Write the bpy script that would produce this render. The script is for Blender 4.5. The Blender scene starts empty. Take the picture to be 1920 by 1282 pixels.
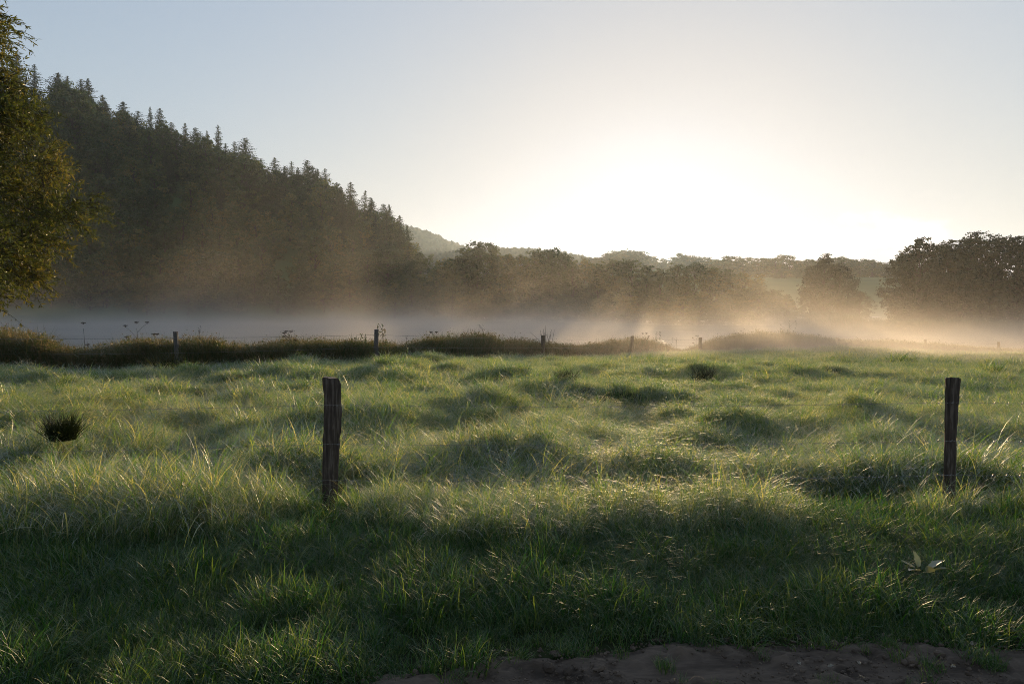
import bpy, math, random
import numpy as np
from mathutils import Vector, Matrix

C = bpy.context.scene.collection
scene = bpy.context.scene
R = math.radians
rng = np.random.default_rng(7)
random.seed(7)

# ------------------------------------------------------------------ camera, sky, sun, exposure
EYE = 1.77
TILT = R(2.46)
cam_d = bpy.data.cameras.new('camera')
cam_d.sensor_width = 36.0
cam_d.lens = 24.0
cam_d.clip_start = 0.05
cam_d.clip_end = 6000
cam = bpy.data.objects.new('camera', cam_d)
C.objects.link(cam)
cam.location = (0, 0, EYE)
cam.rotation_euler = (R(90) - TILT, 0, 0)
scene.camera = cam

SKY_A, SKY_B = 3.85, 7.8
SUN_EL, SUN_AZ = R(5.8), R(12.0)          # azimuth from +Y towards +X
sun_dir = Vector((math.sin(SUN_AZ) * math.cos(SUN_EL), math.cos(SUN_AZ) * math.cos(SUN_EL), math.sin(SUN_EL)))

world = bpy.data.worlds.new('World')
scene.world = world
world.use_nodes = True
wn, wl = world.node_tree.nodes, world.node_tree.links
wn.clear()
w_out = wn.new('ShaderNodeOutputWorld')
w_bg = wn.new('ShaderNodeBackground')
w_bg.inputs['Strength'].default_value = 0.08
sky = wn.new('ShaderNodeTexSky')
sky.sky_type = 'NISHITA'
sky.sun_disc = False
sky.sun_elevation = SUN_EL
sky.sun_rotation = SUN_AZ
sky.altitude = 350
sky.air_density = 1.0
sky.dust_density = 0.7
sky.ozone_density = 1.2
def w_math(op, a, b=None, c=None, clamp=False):
    x = wn.new('ShaderNodeMath'); x.operation = op; x.use_clamp = clamp
    for k, q in enumerate((a, b, c)):
        if q is None: continue
        if isinstance(q, (int, float)): x.inputs[k].default_value = q
        else: wl.new(q, x.inputs[k])
    return x.outputs[0]
# tone curve on the sky colour: evens out the glow round the sun and takes the orange out of it
w_bw = wn.new('ShaderNodeRGBToBW')
wl.new(sky.outputs[0], w_bw.inputs[0])
w_gain = w_math('DIVIDE', SKY_A, w_math('MULTIPLY_ADD', w_bw.outputs[0], SKY_B * 0.08, 1.0))
w_hs = wn.new('ShaderNodeMix'); w_hs.data_type = 'RGBA'; w_hs.clamp_factor = True; w_hs.clamp_result = False
wl.new(w_bw.outputs[0], w_hs.inputs['A'])
w_sat = wn.new('ShaderNodeMapRange')
w_sat.inputs['From Min'].default_value = 1.5; w_sat.inputs['From Max'].default_value = 9
w_sat.inputs['To Min'].default_value = 0.68; w_sat.inputs['To Max'].default_value = 0.08
wl.new(w_bw.outputs[0], w_sat.inputs['Value']); wl.new(w_sat.outputs[0], w_hs.inputs['Factor'])
wl.new(sky.outputs[0], w_hs.inputs['B'])
w_sc = wn.new('ShaderNodeVectorMath'); w_sc.operation = 'SCALE'
wl.new(w_hs.outputs['Result'], w_sc.inputs[0]); wl.new(w_gain, w_sc.inputs['Scale'])
w_tint = wn.new('ShaderNodeVectorMath'); w_tint.operation = 'MULTIPLY'
wl.new(w_sc.outputs[0], w_tint.inputs[0]); w_tint.inputs[1].default_value = (1.0, 0.985, 1.035)
# soft low clouds right of the sun and one small dark one beside it
w_tc = wn.new('ShaderNodeTexCoord')
w_sep = wn.new('ShaderNodeSeparateXYZ'); wl.new(w_tc.outputs['Generated'], w_sep.inputs[0])
w_az = w_math('ARCTAN2', w_sep.outputs[0], w_sep.outputs[1])
w_el = w_math('ARCSINE', w_sep.outputs[2])
w_cb = wn.new('ShaderNodeCombineXYZ')
wl.new(w_math('MULTIPLY', w_az, 13.0), w_cb.inputs[0]); wl.new(w_math('MULTIPLY', w_el, 26.0), w_cb.inputs[1])
w_no = wn.new('ShaderNodeTexNoise'); w_no.inputs['Scale'].default_value = 1.0; w_no.inputs['Detail'].default_value = 6
wl.new(w_cb.outputs[0], w_no.inputs['Vector'])
def w_band(v, a0, a1, b0, b1):
    m1 = wn.new('ShaderNodeMapRange'); m1.interpolation_type = 'SMOOTHSTEP'
    wl.new(v, m1.inputs['Value']); m1.inputs['From Min'].default_value = a0; m1.inputs['From Max'].default_value = a1
    m2 = wn.new('ShaderNodeMapRange'); m2.interpolation_type = 'SMOOTHSTEP'
    wl.new(v, m2.inputs['Value']); m2.inputs['From Min'].default_value = b1; m2.inputs['From Max'].default_value = b0
    return w_math('MULTIPLY', m1.outputs[0], m2.outputs[0])
w_nm = wn.new('ShaderNodeMapRange'); w_nm.interpolation_type = 'SMOOTHSTEP'
wl.new(w_no.outputs['Fac'], w_nm.inputs['Value']); w_nm.inputs['From Min'].default_value = 0.44; w_nm.inputs['From Max'].default_value = 0.62
w_cm = w_math('MULTIPLY', w_math('MULTIPLY', w_nm.outputs[0], w_band(w_el, R(2), R(4.5), R(6), R(9))), w_band(w_az, R(14), R(19), R(29), R(36)))
w_mix = wn.new('ShaderNodeMix'); w_mix.data_type = 'RGBA'
wl.new(w_math('MULTIPLY', w_cm, 0.85), w_mix.inputs['Factor']); wl.new(w_tint.outputs[0], w_mix.inputs['A'])
w_mix.inputs['B'].default_value = (8.4, 7.5, 6.9, 1)
w_no2 = wn.new('ShaderNodeTexNoise'); w_no2.inputs['Scale'].default_value = 3.5; w_no2.inputs['Detail'].default_value = 5
wl.new(w_cb.outputs[0], w_no2.inputs['Vector'])
w_d1 = w_math('MULTIPLY', w_math('SUBTRACT', w_az, R(14.3)), 1 / R(1.5))
w_d2 = w_math('MULTIPLY', w_math('SUBTRACT', w_el, R(5.35)), 1 / R(0.62))
w_dd = w_math('ADD', w_math('MULTIPLY', w_d1, w_d1), w_math('MULTIPLY', w_d2, w_d2))
w_dk = w_math('MULTIPLY', w_math('SUBTRACT', 1.0, w_dd, clamp=True), w_math('MULTIPLY_ADD', w_no2.outputs['Fac'], 5.0, -1.9, clamp=True))
w_mix2 = wn.new('ShaderNodeMix'); w_mix2.data_type = 'RGBA'
wl.new(w_math('MULTIPLY', w_dk, 0.9), w_mix2.inputs['Factor']); wl.new(w_mix.outputs['Result'], w_mix2.inputs['A'])
w_mix2.inputs['B'].default_value = (3.0, 2.6, 2.2, 1)
# bright aureole close round the sun, a glow added into the sky colour
w_dot = wn.new('ShaderNodeVectorMath'); w_dot.operation = 'DOT_PRODUCT'
wl.new(w_tc.outputs['Generated'], w_dot.inputs[0]); w_dot.inputs[1].default_value = sun_dir
w_an = w_math('ARCCOSINE', w_math('MINIMUM', w_dot.outputs['Value'], 1.0))
w_au = w_math('ADD', w_math('MULTIPLY', w_math('EXPONENT', w_math('MULTIPLY', w_an, -1 / R(0.8))), 30.0),
              w_math('MULTIPLY', w_math('EXPONENT', w_math('MULTIPLY', w_an, -1 / R(4.0))), 3.0))
w_auc = wn.new('ShaderNodeVectorMath'); w_auc.operation = 'SCALE'
w_auc.inputs[0].default_value = (1.0, 0.93, 0.82); wl.new(w_au, w_auc.inputs['Scale'])
w_add = wn.new('ShaderNodeVectorMath'); w_add.operation = 'ADD'
wl.new(w_mix2.outputs['Result'], w_add.inputs[0]); wl.new(w_auc.outputs[0], w_add.inputs[1])
wl.new(w_add.outputs[0], w_bg.inputs['Color'])
wl.new(w_bg.outputs[0], w_out.inputs['Surface'])

sun_d = bpy.data.lights.new('sun', 'SUN')
sun_d.energy = 5.0
sun_d.angle = R(0.5)
sun_d.color = (1.0, 0.71, 0.39)
sun = bpy.data.objects.new('sun', sun_d)
C.objects.link(sun)
sun.rotation_euler = sun_dir.to_track_quat('Z', 'Y').to_euler()
sun.location = (20, 60, 40)

scene.view_settings.view_transform = 'Standard'
scene.view_settings.look = 'None'
scene.view_settings.gamma = 1.0
scene.view_settings.exposure = 0.84
cy = scene.cycles
cy.max_bounces = 6
cy.diffuse_bounces = 3
cy.glossy_bounces = 2
cy.transmission_bounces = 4
cy.volume_bounces = 0
cy.transparent_max_bounces = 8
cy.use_denoising = True
cy.filter_width = 0.9
cy.denoising_prefilter = 'NONE'
cy.sample_clamp_indirect = 4.0
cy.caustics_reflective = False
cy.caustics_refractive = False

# ------------------------------------------------------------------ helpers
def ray(px, py):
    dx, dy = (px - 960) / 1280.0, (641 - py) / 1280.0
    c, s = math.cos(TILT), math.sin(TILT)
    return np.array((dx, c + dy * s, -s + dy * c))

def at(px, py, Y):
    """world point seen at a photo pixel, at forward distance Y"""
    d = ray(px, py)
    return np.array((0, 0, EYE)) + d * (Y / d[1])

def px2u(px):
    return (np.asarray(px, float) - 960) / 1280.0

_P = rng.permutation(512)
_G = rng.random(512)
def vnoise(x, y, sc=1.0, seed=0):
    """smooth value noise, 0..1"""
    x = np.asarray(x, float) / sc + seed * 17.31
    y = np.asarray(y, float) / sc + seed * 9.77
    xi, yi = np.floor(x).astype(int), np.floor(y).astype(int)
    fx, fy = x - xi, y - yi
    fx, fy = fx * fx * fx * (fx * (6 * fx - 15) + 10), fy * fy * fy * (fy * (6 * fy - 15) + 10)
    def h(a, b):
        return _G[(_P[a & 511] + b) & 511]
    return (h(xi, yi) * (1 - fx) + h(xi + 1, yi) * fx) * (1 - fy) + (h(xi, yi + 1) * (1 - fx) + h(xi + 1, yi + 1) * fx) * fy

def sstep(a, b, x):
    t = np.clip((np.asarray(x, float) - a) / (b - a), 0, 1)
    return t * t * (3 - 2 * t)

def mesh_np(name, verts, quads=None, tris=None, mat=None, tint=None, smooth=False):
    verts = np.asarray(verts, np.float32)
    quads = np.zeros((0, 4), np.int32) if quads is None else np.asarray(quads, np.int32).reshape(-1, 4)
    tris = np.zeros((0, 3), np.int32) if tris is None else np.asarray(tris, np.int32).reshape(-1, 3)
    me = bpy.data.meshes.new(name)
    me.vertices.add(len(verts))
    me.vertices.foreach_set('co', verts.ravel())
    idx = np.concatenate([quads.ravel(), tris.ravel()])
    tot = np.concatenate([np.full(len(quads), 4, np.int32), np.full(len(tris), 3, np.int32)])
    st = np.concatenate([[0], np.cumsum(tot)[:-1]]).astype(np.int32) if len(tot) else tot
    me.loops.add(len(idx))
    me.loops.foreach_set('vertex_index', idx)
    me.polygons.add(len(tot))
    me.polygons.foreach_set('loop_start', st)
    me.polygons.foreach_set('use_smooth', np.full(len(tot), smooth, bool))
    if tint is not None:
        a = me.attributes.new('tint', 'FLOAT', 'POINT')
        a.data.foreach_set('value', np.asarray(tint, np.float32))
    me.update(calc_edges=True)
    if mat:
        me.materials.append(mat)
    return me

class MB:
    """collects pieces of one mesh"""
    def __init__(self):
        self.v, self.q, self.t, self.c, self.n = [], [], [], [], 0
    def add(self, v, q=None, t=None, tint=None):
        v = np.asarray(v, float).reshape(-1, 3)
        if q is not None and len(q): self.q.append(np.asarray(q, int).reshape(-1, 4) + self.n)
        if t is not None and len(t): self.t.append(np.asarray(t, int).reshape(-1, 3) + self.n)
        self.v.append(v)
        self.c.append(np.full(len(v), 0.5) if tint is None else np.broadcast_to(np.asarray(tint, float), (len(v),)))
        self.n += len(v)
    def tube(self, pts, rad, k=6, cap=True, tint=0.5):
        pts = np.asarray(pts, float)
        rad = np.broadcast_to(np.asarray(rad, float), (len(pts),))
        d = np.gradient(pts, axis=0)
        d /= np.linalg.norm(d, axis=1)[:, None] + 1e-9
        ref = np.array((0, 0, 1.0)) if abs(d[:, 2]).mean() < 0.8 else np.array((1.0, 0, 0))
        a = np.cross(d, ref); a /= np.linalg.norm(a, axis=1)[:, None] + 1e-9
        b = np.cross(d, a)
        th = np.linspace(0, 2 * np.pi, k, endpoint=False)
        v = pts[:, None] + rad[:, None, None] * (np.cos(th)[None, :, None] * a[:, None] + np.sin(th)[None, :, None] * b[:, None])
        n = len(pts)
        i, j = np.meshgrid(np.arange(n - 1), np.arange(k), indexing='ij')
        q = np.stack([i * k + j, i * k + (j + 1) % k, (i + 1) * k + (j + 1) % k, (i + 1) * k + j], -1).reshape(-1, 4)
        t = []
        vv = v.reshape(-1, 3)
        if cap:
            vv = np.vstack([vv, pts[0], pts[-1]])
            for m in range(k):
                t.append((n * k, (m + 1) % k, m))
                t.append((n * k + 1, (n - 1) * k + m, (n - 1) * k + (m + 1) % k))
        self.add(vv, q, t, tint)
    def box(self, x0, x1, y0, y1, z0, z1):
        v = [(x, y, z) for x in (x0, x1) for y in (y0, y1) for z in (z0, z1)]
        self.add(v, [(0, 1, 3, 2), (4, 6, 7, 5), (0, 4, 5, 1), (2, 3, 7, 6), (0, 2, 6, 4), (1, 5, 7, 3)])
    def mesh(self, name, mat, smooth=False):
        return mesh_np(name, np.concatenate(self.v), np.concatenate(self.q) if self.q else None,
                       np.concatenate(self.t) if self.t else None, mat, np.concatenate(self.c), smooth)

def link(name, data, parent=None, loc=None):
    o = bpy.data.objects.new(name, data)
    C.objects.link(o)
    if parent is not None: o.parent = parent
    if loc is not None: o.location = loc
    return o

def tag(o, label, cat, group=None):
    o['label'] = label
    o['category'] = cat
    if group: o['group'] = group
    return o

def kind(o, k):
    o['kind'] = k
    return o

# ------------------------------------------------------------------ materials
def new_mat(name):
    m = bpy.data.materials.new(name)
    m.use_nodes = True
    n, l = m.node_tree.nodes, m.node_tree.links
    n.clear()
    return m, n, l, n.new('ShaderNodeOutputMaterial')

def ramp(n, stops):
    r = n.new('ShaderNodeValToRGB')
    e = r.color_ramp.elements
    while len(e) < len(stops): e.new(0.5)
    for s, (p, c) in zip(e, stops):
        s.position = p
        s.color = (*c, 1)
    return r

def leaf_mat(name, cols, trans=0.5, tcol=(1.3, 1.25, 0.6), gloss=0.06, rough=0.4, patch=6.0, patch_amt=0.25, use_obj=True, obj_amt=0.3):
    """two-sided leaf or blade: diffuse + translucent + a little gloss, tinted per leaf and by world-scale patches"""
    m, n, l, out = new_mat(name)
    at_ = n.new('ShaderNodeAttribute'); at_.attribute_name = 'tint'
    geo = n.new('ShaderNodeNewGeometry')
    noi = n.new('ShaderNodeTexNoise'); noi.inputs['Scale'].default_value = 1.0 / patch; noi.inputs['Detail'].default_value = 3
    l.new(geo.outputs['Position'], noi.inputs['Vector'])
    ma = n.new('ShaderNodeMath'); ma.operation = 'MULTIPLY_ADD'
    l.new(noi.outputs['Fac'], ma.inputs[0]); ma.inputs[1].default_value = patch_amt * 2.5
    sub = n.new('ShaderNodeMath'); sub.operation = 'SUBTRACT'
    l.new(at_.outputs['Fac'], sub.inputs[0]); sub.inputs[1].default_value = patch_amt * 1.25
    l.new(sub.outputs[0], ma.inputs[2])
    fac = ma.outputs[0]
    if use_obj:
        oi = n.new('ShaderNodeObjectInfo')
        m2 = n.new('ShaderNodeMath'); m2.operation = 'MULTIPLY_ADD'
        l.new(oi.outputs['Random'], m2.inputs[0]); m2.inputs[1].default_value = obj_amt
        s2 = n.new('ShaderNodeMath'); s2.operation = 'SUBTRACT'
        l.new(fac, s2.inputs[0]); s2.inputs[1].default_value = obj_amt / 2
        l.new(s2.outputs[0], m2.inputs[2])
        fac = m2.outputs[0]
    rp = ramp(n, cols)
    l.new(fac, rp.inputs['Fac'])
    d = n.new('ShaderNodeBsdfDiffuse')
    l.new(rp.outputs[0], d.inputs['Color'])
    t = n.new('ShaderNodeBsdfTranslucent')
    mul = n.new('ShaderNodeMix'); mul.data_type = 'RGBA'; mul.blend_type = 'MULTIPLY'
    mul.inputs['Factor'].default_value = 1.0
    l.new(rp.outputs[0], mul.inputs['A'])
    mul.inputs['B'].default_value = (*tcol, 1)
    l.new(mul.outputs['Result'], t.inputs['Color'])
    mx = n.new('ShaderNodeMixShader'); mx.inputs[0].default_value = trans
    l.new(d.outputs[0], mx.inputs[1]); l.new(t.outputs[0], mx.inputs[2])
    g = n.new('ShaderNodeBsdfGlossy'); g.inputs['Roughness'].default_value = rough
    g.inputs['Color'].default_value = (0.9, 0.9, 0.9, 1)
    mg = n.new('ShaderNodeMixShader')
    fr = n.new('ShaderNodeLayerWeight'); fr.inputs['Blend'].default_value = 0.35
    fm = n.new('ShaderNodeMath'); fm.operation = 'MULTIPLY_ADD'
    l.new(fr.outputs['Fresnel'], fm.inputs[0]); fm.inputs[1].default_value = gloss * 2; fm.inputs[2].default_value = gloss * 0.4
    l.new(fm.outputs[0], mg.inputs[0])
    l.new(mx.outputs[0], mg.inputs[1]); l.new(g.outputs[0], mg.inputs[2])
    l.new(mg.outputs[0], out.inputs['Surface'])
    return m

def rough_mat(name, cols, scale=4.0, rough=0.9, bump=0.4, detail=6, stretch=(1, 1, 1), spec=0.3, obj_coords=False, bump_dist=0.02):
    m, n, l, out = new_mat(name)
    p = n.new('ShaderNodeBsdfPrincipled')
    tc = n.new('ShaderNodeTexCoord')
    geo = n.new('ShaderNodeNewGeometry')
    mp = n.new('ShaderNodeMapping'); mp.inputs['Scale'].default_value = stretch
    l.new(tc.outputs['Object'] if obj_coords else geo.outputs['Position'], mp.inputs['Vector'])
    noi = n.new('ShaderNodeTexNoise'); noi.inputs['Scale'].default_value = scale; noi.inputs['Detail'].default_value = detail
    noi.inputs['Roughness'].default_value = 0.62
    l.new(mp.outputs[0], noi.inputs['Vector'])
    rp = ramp(n, cols)
    l.new(noi.outputs['Fac'], rp.inputs['Fac'])
    l.new(rp.outputs[0], p.inputs['Base Color'])
    p.inputs['Roughness'].default_value = rough
    p.inputs['Specular IOR Level'].default_value = spec
    if bump:
        b = n.new('ShaderNodeBump'); b.inputs['Strength'].default_value = bump; b.inputs['Distance'].default_value = bump_dist
        l.new(noi.outputs['Fac'], b.inputs['Height'])
        l.new(b.outputs[0], p.inputs['Normal'])
    l.new(p.outputs[0], out.inputs['Surface'])
    return m

M = {}
M['grass'] = leaf_mat('meadow_grass', [(0.0, (0.034, 0.085, 0.014)), (0.35, (0.066, 0.136, 0.028)), (0.7, (0.125, 0.178, 0.062)), (1.0, (0.34, 0.31, 0.18))],  # palest stop: straw and seed heads, brightened to stand for dew glint
                      trans=0.66, tcol=(2.1, 2.05, 0.85), gloss=0.105, rough=0.5, patch=5.0, patch_amt=0.25)
M['turf'] = leaf_mat('verge_turf', [(0.0, (0.014, 0.060, 0.009)), (0.5, (0.036, 0.108, 0.018)), (1.0, (0.12, 0.155, 0.045))],
                     trans=0.45, tcol=(1.6, 1.6, 0.7), gloss=0.035, rough=0.5, patch=1.1, patch_amt=0.3)
M['bank'] = leaf_mat('bank_weeds', [(0.0, (0.045, 0.075, 0.024)), (0.5, (0.075, 0.095, 0.036)), (0.8, (0.11, 0.095, 0.045)), (1.0, (0.19, 0.14, 0.085))],
                     trans=0.4, gloss=0.04, rough=0.5, patch=4.0, patch_amt=0.3)
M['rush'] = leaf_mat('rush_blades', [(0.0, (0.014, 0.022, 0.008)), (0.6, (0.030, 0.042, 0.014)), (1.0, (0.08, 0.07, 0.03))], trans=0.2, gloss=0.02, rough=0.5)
M['leaf_broad'] = leaf_mat('broadleaf_foliage', [(0.0, (0.028, 0.055, 0.016)), (0.45, (0.055, 0.090, 0.026)), (0.85, (0.105, 0.120, 0.032)), (1.0, (0.15, 0.13, 0.035))],
                           trans=0.22, gloss=0.02, patch=9.0, patch_amt=0.12, obj_amt=0.75)
M['leaf_alder_backlit'] = leaf_mat('alder_foliage_backlit', [(0.0, (0.018, 0.034, 0.014)), (0.5, (0.034, 0.052, 0.022)), (1.0, (0.070, 0.080, 0.030))], trans=0.10, gloss=0.02, patch=9.0, patch_amt=0.12, obj_amt=0.4)  # darker than the other broadleaves: backlit silhouette put into the leaf colour
M['leaf_conifer'] = leaf_mat('conifer_needles', [(0.0, (0.022, 0.042, 0.018)), (0.6, (0.042, 0.066, 0.028)), (1.0, (0.080, 0.085, 0.036))],
                             trans=0.2, gloss=0.02, patch=9.0, patch_amt=0.1, obj_amt=0.6)
M['leaf_willow'] = leaf_mat('willow_leaves', [(0.0, (0.040, 0.060, 0.016)), (0.5, (0.085, 0.105, 0.028)), (0.85, (0.145, 0.145, 0.038)), (1.0, (0.24, 0.19, 0.05))],
                            trans=0.32, tcol=(1.2, 1.2, 0.6), gloss=0.035, rough=0.5, patch=1.5, patch_amt=0.2)
M['bark'] = rough_mat('bark', [(0.3, (0.03, 0.024, 0.018)), (0.7, (0.085, 0.07, 0.055))], scale=3, stretch=(3, 3, 0.6), bump=0.6)
M['post'] = rough_mat('weathered_post_wood', [(0.25, (0.020, 0.015, 0.012)), (0.5, (0.062, 0.046, 0.036)), (0.62, (0.130, 0.105, 0.086)), (0.8, (0.045, 0.034, 0.027))],
                      scale=9, stretch=(5, 5, 0.45), bump=0.9, detail=8, obj_coords=True, bump_dist=0.012)
M['post_top'] = rough_mat('sawn_post_end', [(0.3, (0.07, 0.06, 0.055)), (0.7, (0.16, 0.14, 0.13))], scale=30, bump=0.5)
M['post_grey'] = rough_mat('grey_post_wood', [(0.3, (0.05, 0.048, 0.045)), (0.7, (0.14, 0.13, 0.125))], scale=9, stretch=(5, 5, 0.5), bump=0.6, obj_coords=True)
M['soil'] = rough_mat('meadow_soil', [(0.3, (0.016, 0.020, 0.008)), (0.6, (0.035, 0.045, 0.016)), (0.8, (0.06, 0.055, 0.028))], scale=1.2, bump=0.5, bump_dist=0.05)
M['dirt'] = rough_mat('dirt_track', [(0.25, (0.024, 0.017, 0.012)), (0.42, (0.064, 0.046, 0.033)), (0.55, (0.120, 0.089, 0.066)), (0.72, (0.050, 0.036, 0.026))],
                      scale=3.2, stretch=(0.7, 2.6, 1), bump=0.9, detail=9, bump_dist=0.03, rough=0.85)
M['far_hill'] = rough_mat('far_hill_forest', [(0.3, (0.035, 0.05, 0.025)), (0.7, (0.07, 0.085, 0.04))], scale=0.06, bump=0)
M['dry'] = rough_mat('dry_stalk', [(0.3, (0.06, 0.042, 0.026)), (0.7, (0.13, 0.095, 0.06))], scale=20, bump=0)
M['wall'] = rough_mat('shed_wall', [(0.3, (0.20, 0.21, 0.24)), (0.7, (0.30, 0.31, 0.34))], scale=2, bump=0.1)
M['roof'] = rough_mat('shed_roof', [(0.3, (0.45, 0.46, 0.50)), (0.7, (0.62, 0.63, 0.66))], scale=2, bump=0.1, rough=0.5)
M['sign'] = rough_mat('white_board', [(0.3, (0.65, 0.65, 0.65)), (0.7, (0.78, 0.77, 0.76))], scale=3, bump=0)
M['dock'] = leaf_mat('dock_leaf', [(0.0, (0.06, 0.09, 0.03)), (0.6, (0.14, 0.17, 0.09)), (1.0, (0.30, 0.31, 0.24))], trans=0.25, gloss=0.15, patch_amt=0.05)
M['fallen'] = leaf_mat('fallen_leaf', [(0.0, (0.16, 0.14, 0.10)), (1.0, (0.34, 0.31, 0.26))], trans=0.1, gloss=0.08, patch_amt=0.05)

def metal_mat():
    m, n, l, out = new_mat('fence_wire_steel')
    p = n.new('ShaderNodeBsdfPrincipled')
    noi = n.new('ShaderNodeTexNoise'); noi.inputs['Scale'].default_value = 30
    rp = ramp(n, [(0.3, (0.10, 0.09, 0.085)), (0.7, (0.30, 0.29, 0.28))])
    l.new(noi.outputs['Fac'], rp.inputs['Fac']); l.new(rp.outputs[0], p.inputs['Base Color'])
    p.inputs['Metallic'].default_value = 0.7; p.inputs['Roughness'].default_value = 0.45
    l.new(p.outputs[0], out.inputs['Surface'])
    return m
M['wire'] = metal_mat()

def dew_mat():
    m, n, l, out = new_mat('dew_drop')
    p = n.new('ShaderNodeBsdfPrincipled')
    p.inputs['Base Color'].default_value = (0.9, 0.9, 0.9, 1)
    p.inputs['Transmission Weight'].default_value = 0.6
    p.inputs['Roughness'].default_value = 0.12
    p.inputs['IOR'].default_value = 1.33
    l.new(p.outputs[0], out.inputs['Surface'])
    return m
M['dew'] = dew_mat()

def water_mat():
    m, n, l, out = new_mat('pond_water')
    p = n.new('ShaderNodeBsdfPrincipled')
    p.inputs['Base Color'].default_value = (0.020, 0.024, 0.020, 1)
    p.inputs['Roughness'].default_value = 0.30
    p.inputs['IOR'].default_value = 1.33
    geo = n.new('ShaderNodeNewGeometry')
    mp = n.new('ShaderNodeMapping'); mp.inputs['Scale'].default_value = (0.5, 1.4, 1)
    noi = n.new('ShaderNodeTexNoise'); noi.inputs['Scale'].default_value = 2.2; noi.inputs['Detail'].default_value = 3
    b = n.new('ShaderNodeBump'); b.inputs['Strength'].default_value = 1.0; b.inputs['Distance'].default_value = 0.06
    l.new(geo.outputs['Position'], mp.inputs['Vector']); l.new(mp.outputs[0], noi.inputs['Vector'])
    l.new(noi.outputs['Fac'], b.inputs['Height']); l.new(b.outputs[0], p.inputs['Normal'])
    l.new(p.outputs[0], out.inputs['Surface'])
    return m
M['water'] = water_mat()

# ------------------------------------------------------------------ terrain
WATER = -1.7
F_PX = np.array([-400, 0, 330, 705, 1018, 1185, 1313, 1570, 1735, 1873, 2300])
F_Y = np.array([25.5, 25.8, 26.5, 28.4, 38.7, 46, 54, 56, 54, 52.5, 50])
F_Z = np.array([-.40, -.40, -.38, -.14, -.70, -.95, -1.2, -1.0, -1.15, -1.2, -1.2])
S_PX = np.array([-600, 0, 300, 700, 900, 1100, 1300, 1500, 1700, 1900, 2400])
S_Y = np.array([210, 216, 220, 216, 199, 167, 130, 118, 103, 92, 84])
R_PX = np.array([-700, -300, 0, 100, 160, 200, 250, 300, 350, 400, 460, 500, 540, 580, 620, 660, 700, 740, 770, 800, 850, 880, 930])
R_TOP = np.array([20, 40, 110, 140, 155, 188, 205, 212, 240, 250, 272, 300, 302, 302, 335, 350, 374, 394, 428, 450, 482, 505, 560])
def Yfence(u): return np.interp(u, px2u(F_PX), F_Y)
def Zfence(u): return np.interp(u, px2u(F_PX), F_Z)
def Yshore(u): return np.interp(u, px2u(S_PX), S_Y)
def Yridge(u): return np.interp(u, [-1.3, -.6, -.3, -.1, 0.0], [330, 315, 295, 250, 240])
def TopRidge(u): return np.interp(u, px2u(R_PX), R_TOP)
def tree_h(u): return np.interp(u, [-.6, -.25, -.15, -.08, -.02], [21, 20, 17, 13, 10])
def Zridge(u):
    return EYE + (586 - TopRidge(u)) / 1280 * Yridge(u) - tree_h(u)

def field_bump(x, y):
    a = vnoise(x, y, 1.35, 1) * 0.55 + vnoise(x, y, 0.75, 2) * 0.45
    b = vnoise(x, y, 5.0, 3)
    amp = 0.05 + 0.43 * sstep(6.8, 7.6, y) 
    amp = amp * (1 - 0.35 * sstep(22, 40, y))
    return np.clip((a - 0.42) * 1.7, -0.25, 1) * amp * (0.55 + 0.9 * b)

def ground_z(x, y, bumps=True):
    x, y = np.asarray(x, float), np.asarray(y, float)
    ys = np.maximum(y, 1.0)
    u = np.clip(x / ys, -1.3, 1.3)
    u = np.where(y < 1.0, 0.0, u)
    Yf, Ys, Yr = Yfence(u), Yshore(u), Yridge(u)
    z = Zfence(u) * np.clip((y - 6) / (Yf - 6), 0, 1)
    if bumps:
        z = z + field_bump(x, y) * (1 - sstep(Yf - 1.5, Yf + 0.5, y)) * sstep(3.9, 4.6, y) 
        # dip behind the near fence
        z = z - 0.10 * np.exp(-((y - 6.9) / 0.5) ** 2)
    z = z - 0.30 * sstep(5.8, 7.0, y) * (1 - sstep(Yf + 1.5, Yf + 8, y))
    # verge bank rising a little from the track
    z = np.where(y > Yf + 1.5, z + (-3.2 - z) * sstep(Yf + 1.5, Yf + 8.0, y), z)
    land = -1.0 + 0.4 * vnoise(x, y, 30, 5)
    back = land + np.clip(y - Ys - 50, 0, None) * 0.0
    hill_r = 24 * sstep(Ys + 45, 430, y) * sstep(-.25, .02, u)
    hump = 30 * sstep(520, 840, y) * np.exp(-((u - .205) / .13) ** 2)
    zb = back + hill_r + hump
    s = np.clip((y - Ys) / (Yr - Ys), 0, 1)
    w = 1 - sstep(-.10, -.02, u)
    zh = land + (Zridge(u) - land) * (s ** 0.95) + np.clip(y - Yr, 0, None) * 0.02
    zl = zb * (1 - w) + zh * w
    f = sstep(Ys - 6, Ys + 1.0, y)
    z = np.where(y > Ys - 6, z * (1 - f) + zl * f, z)
    return z

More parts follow.
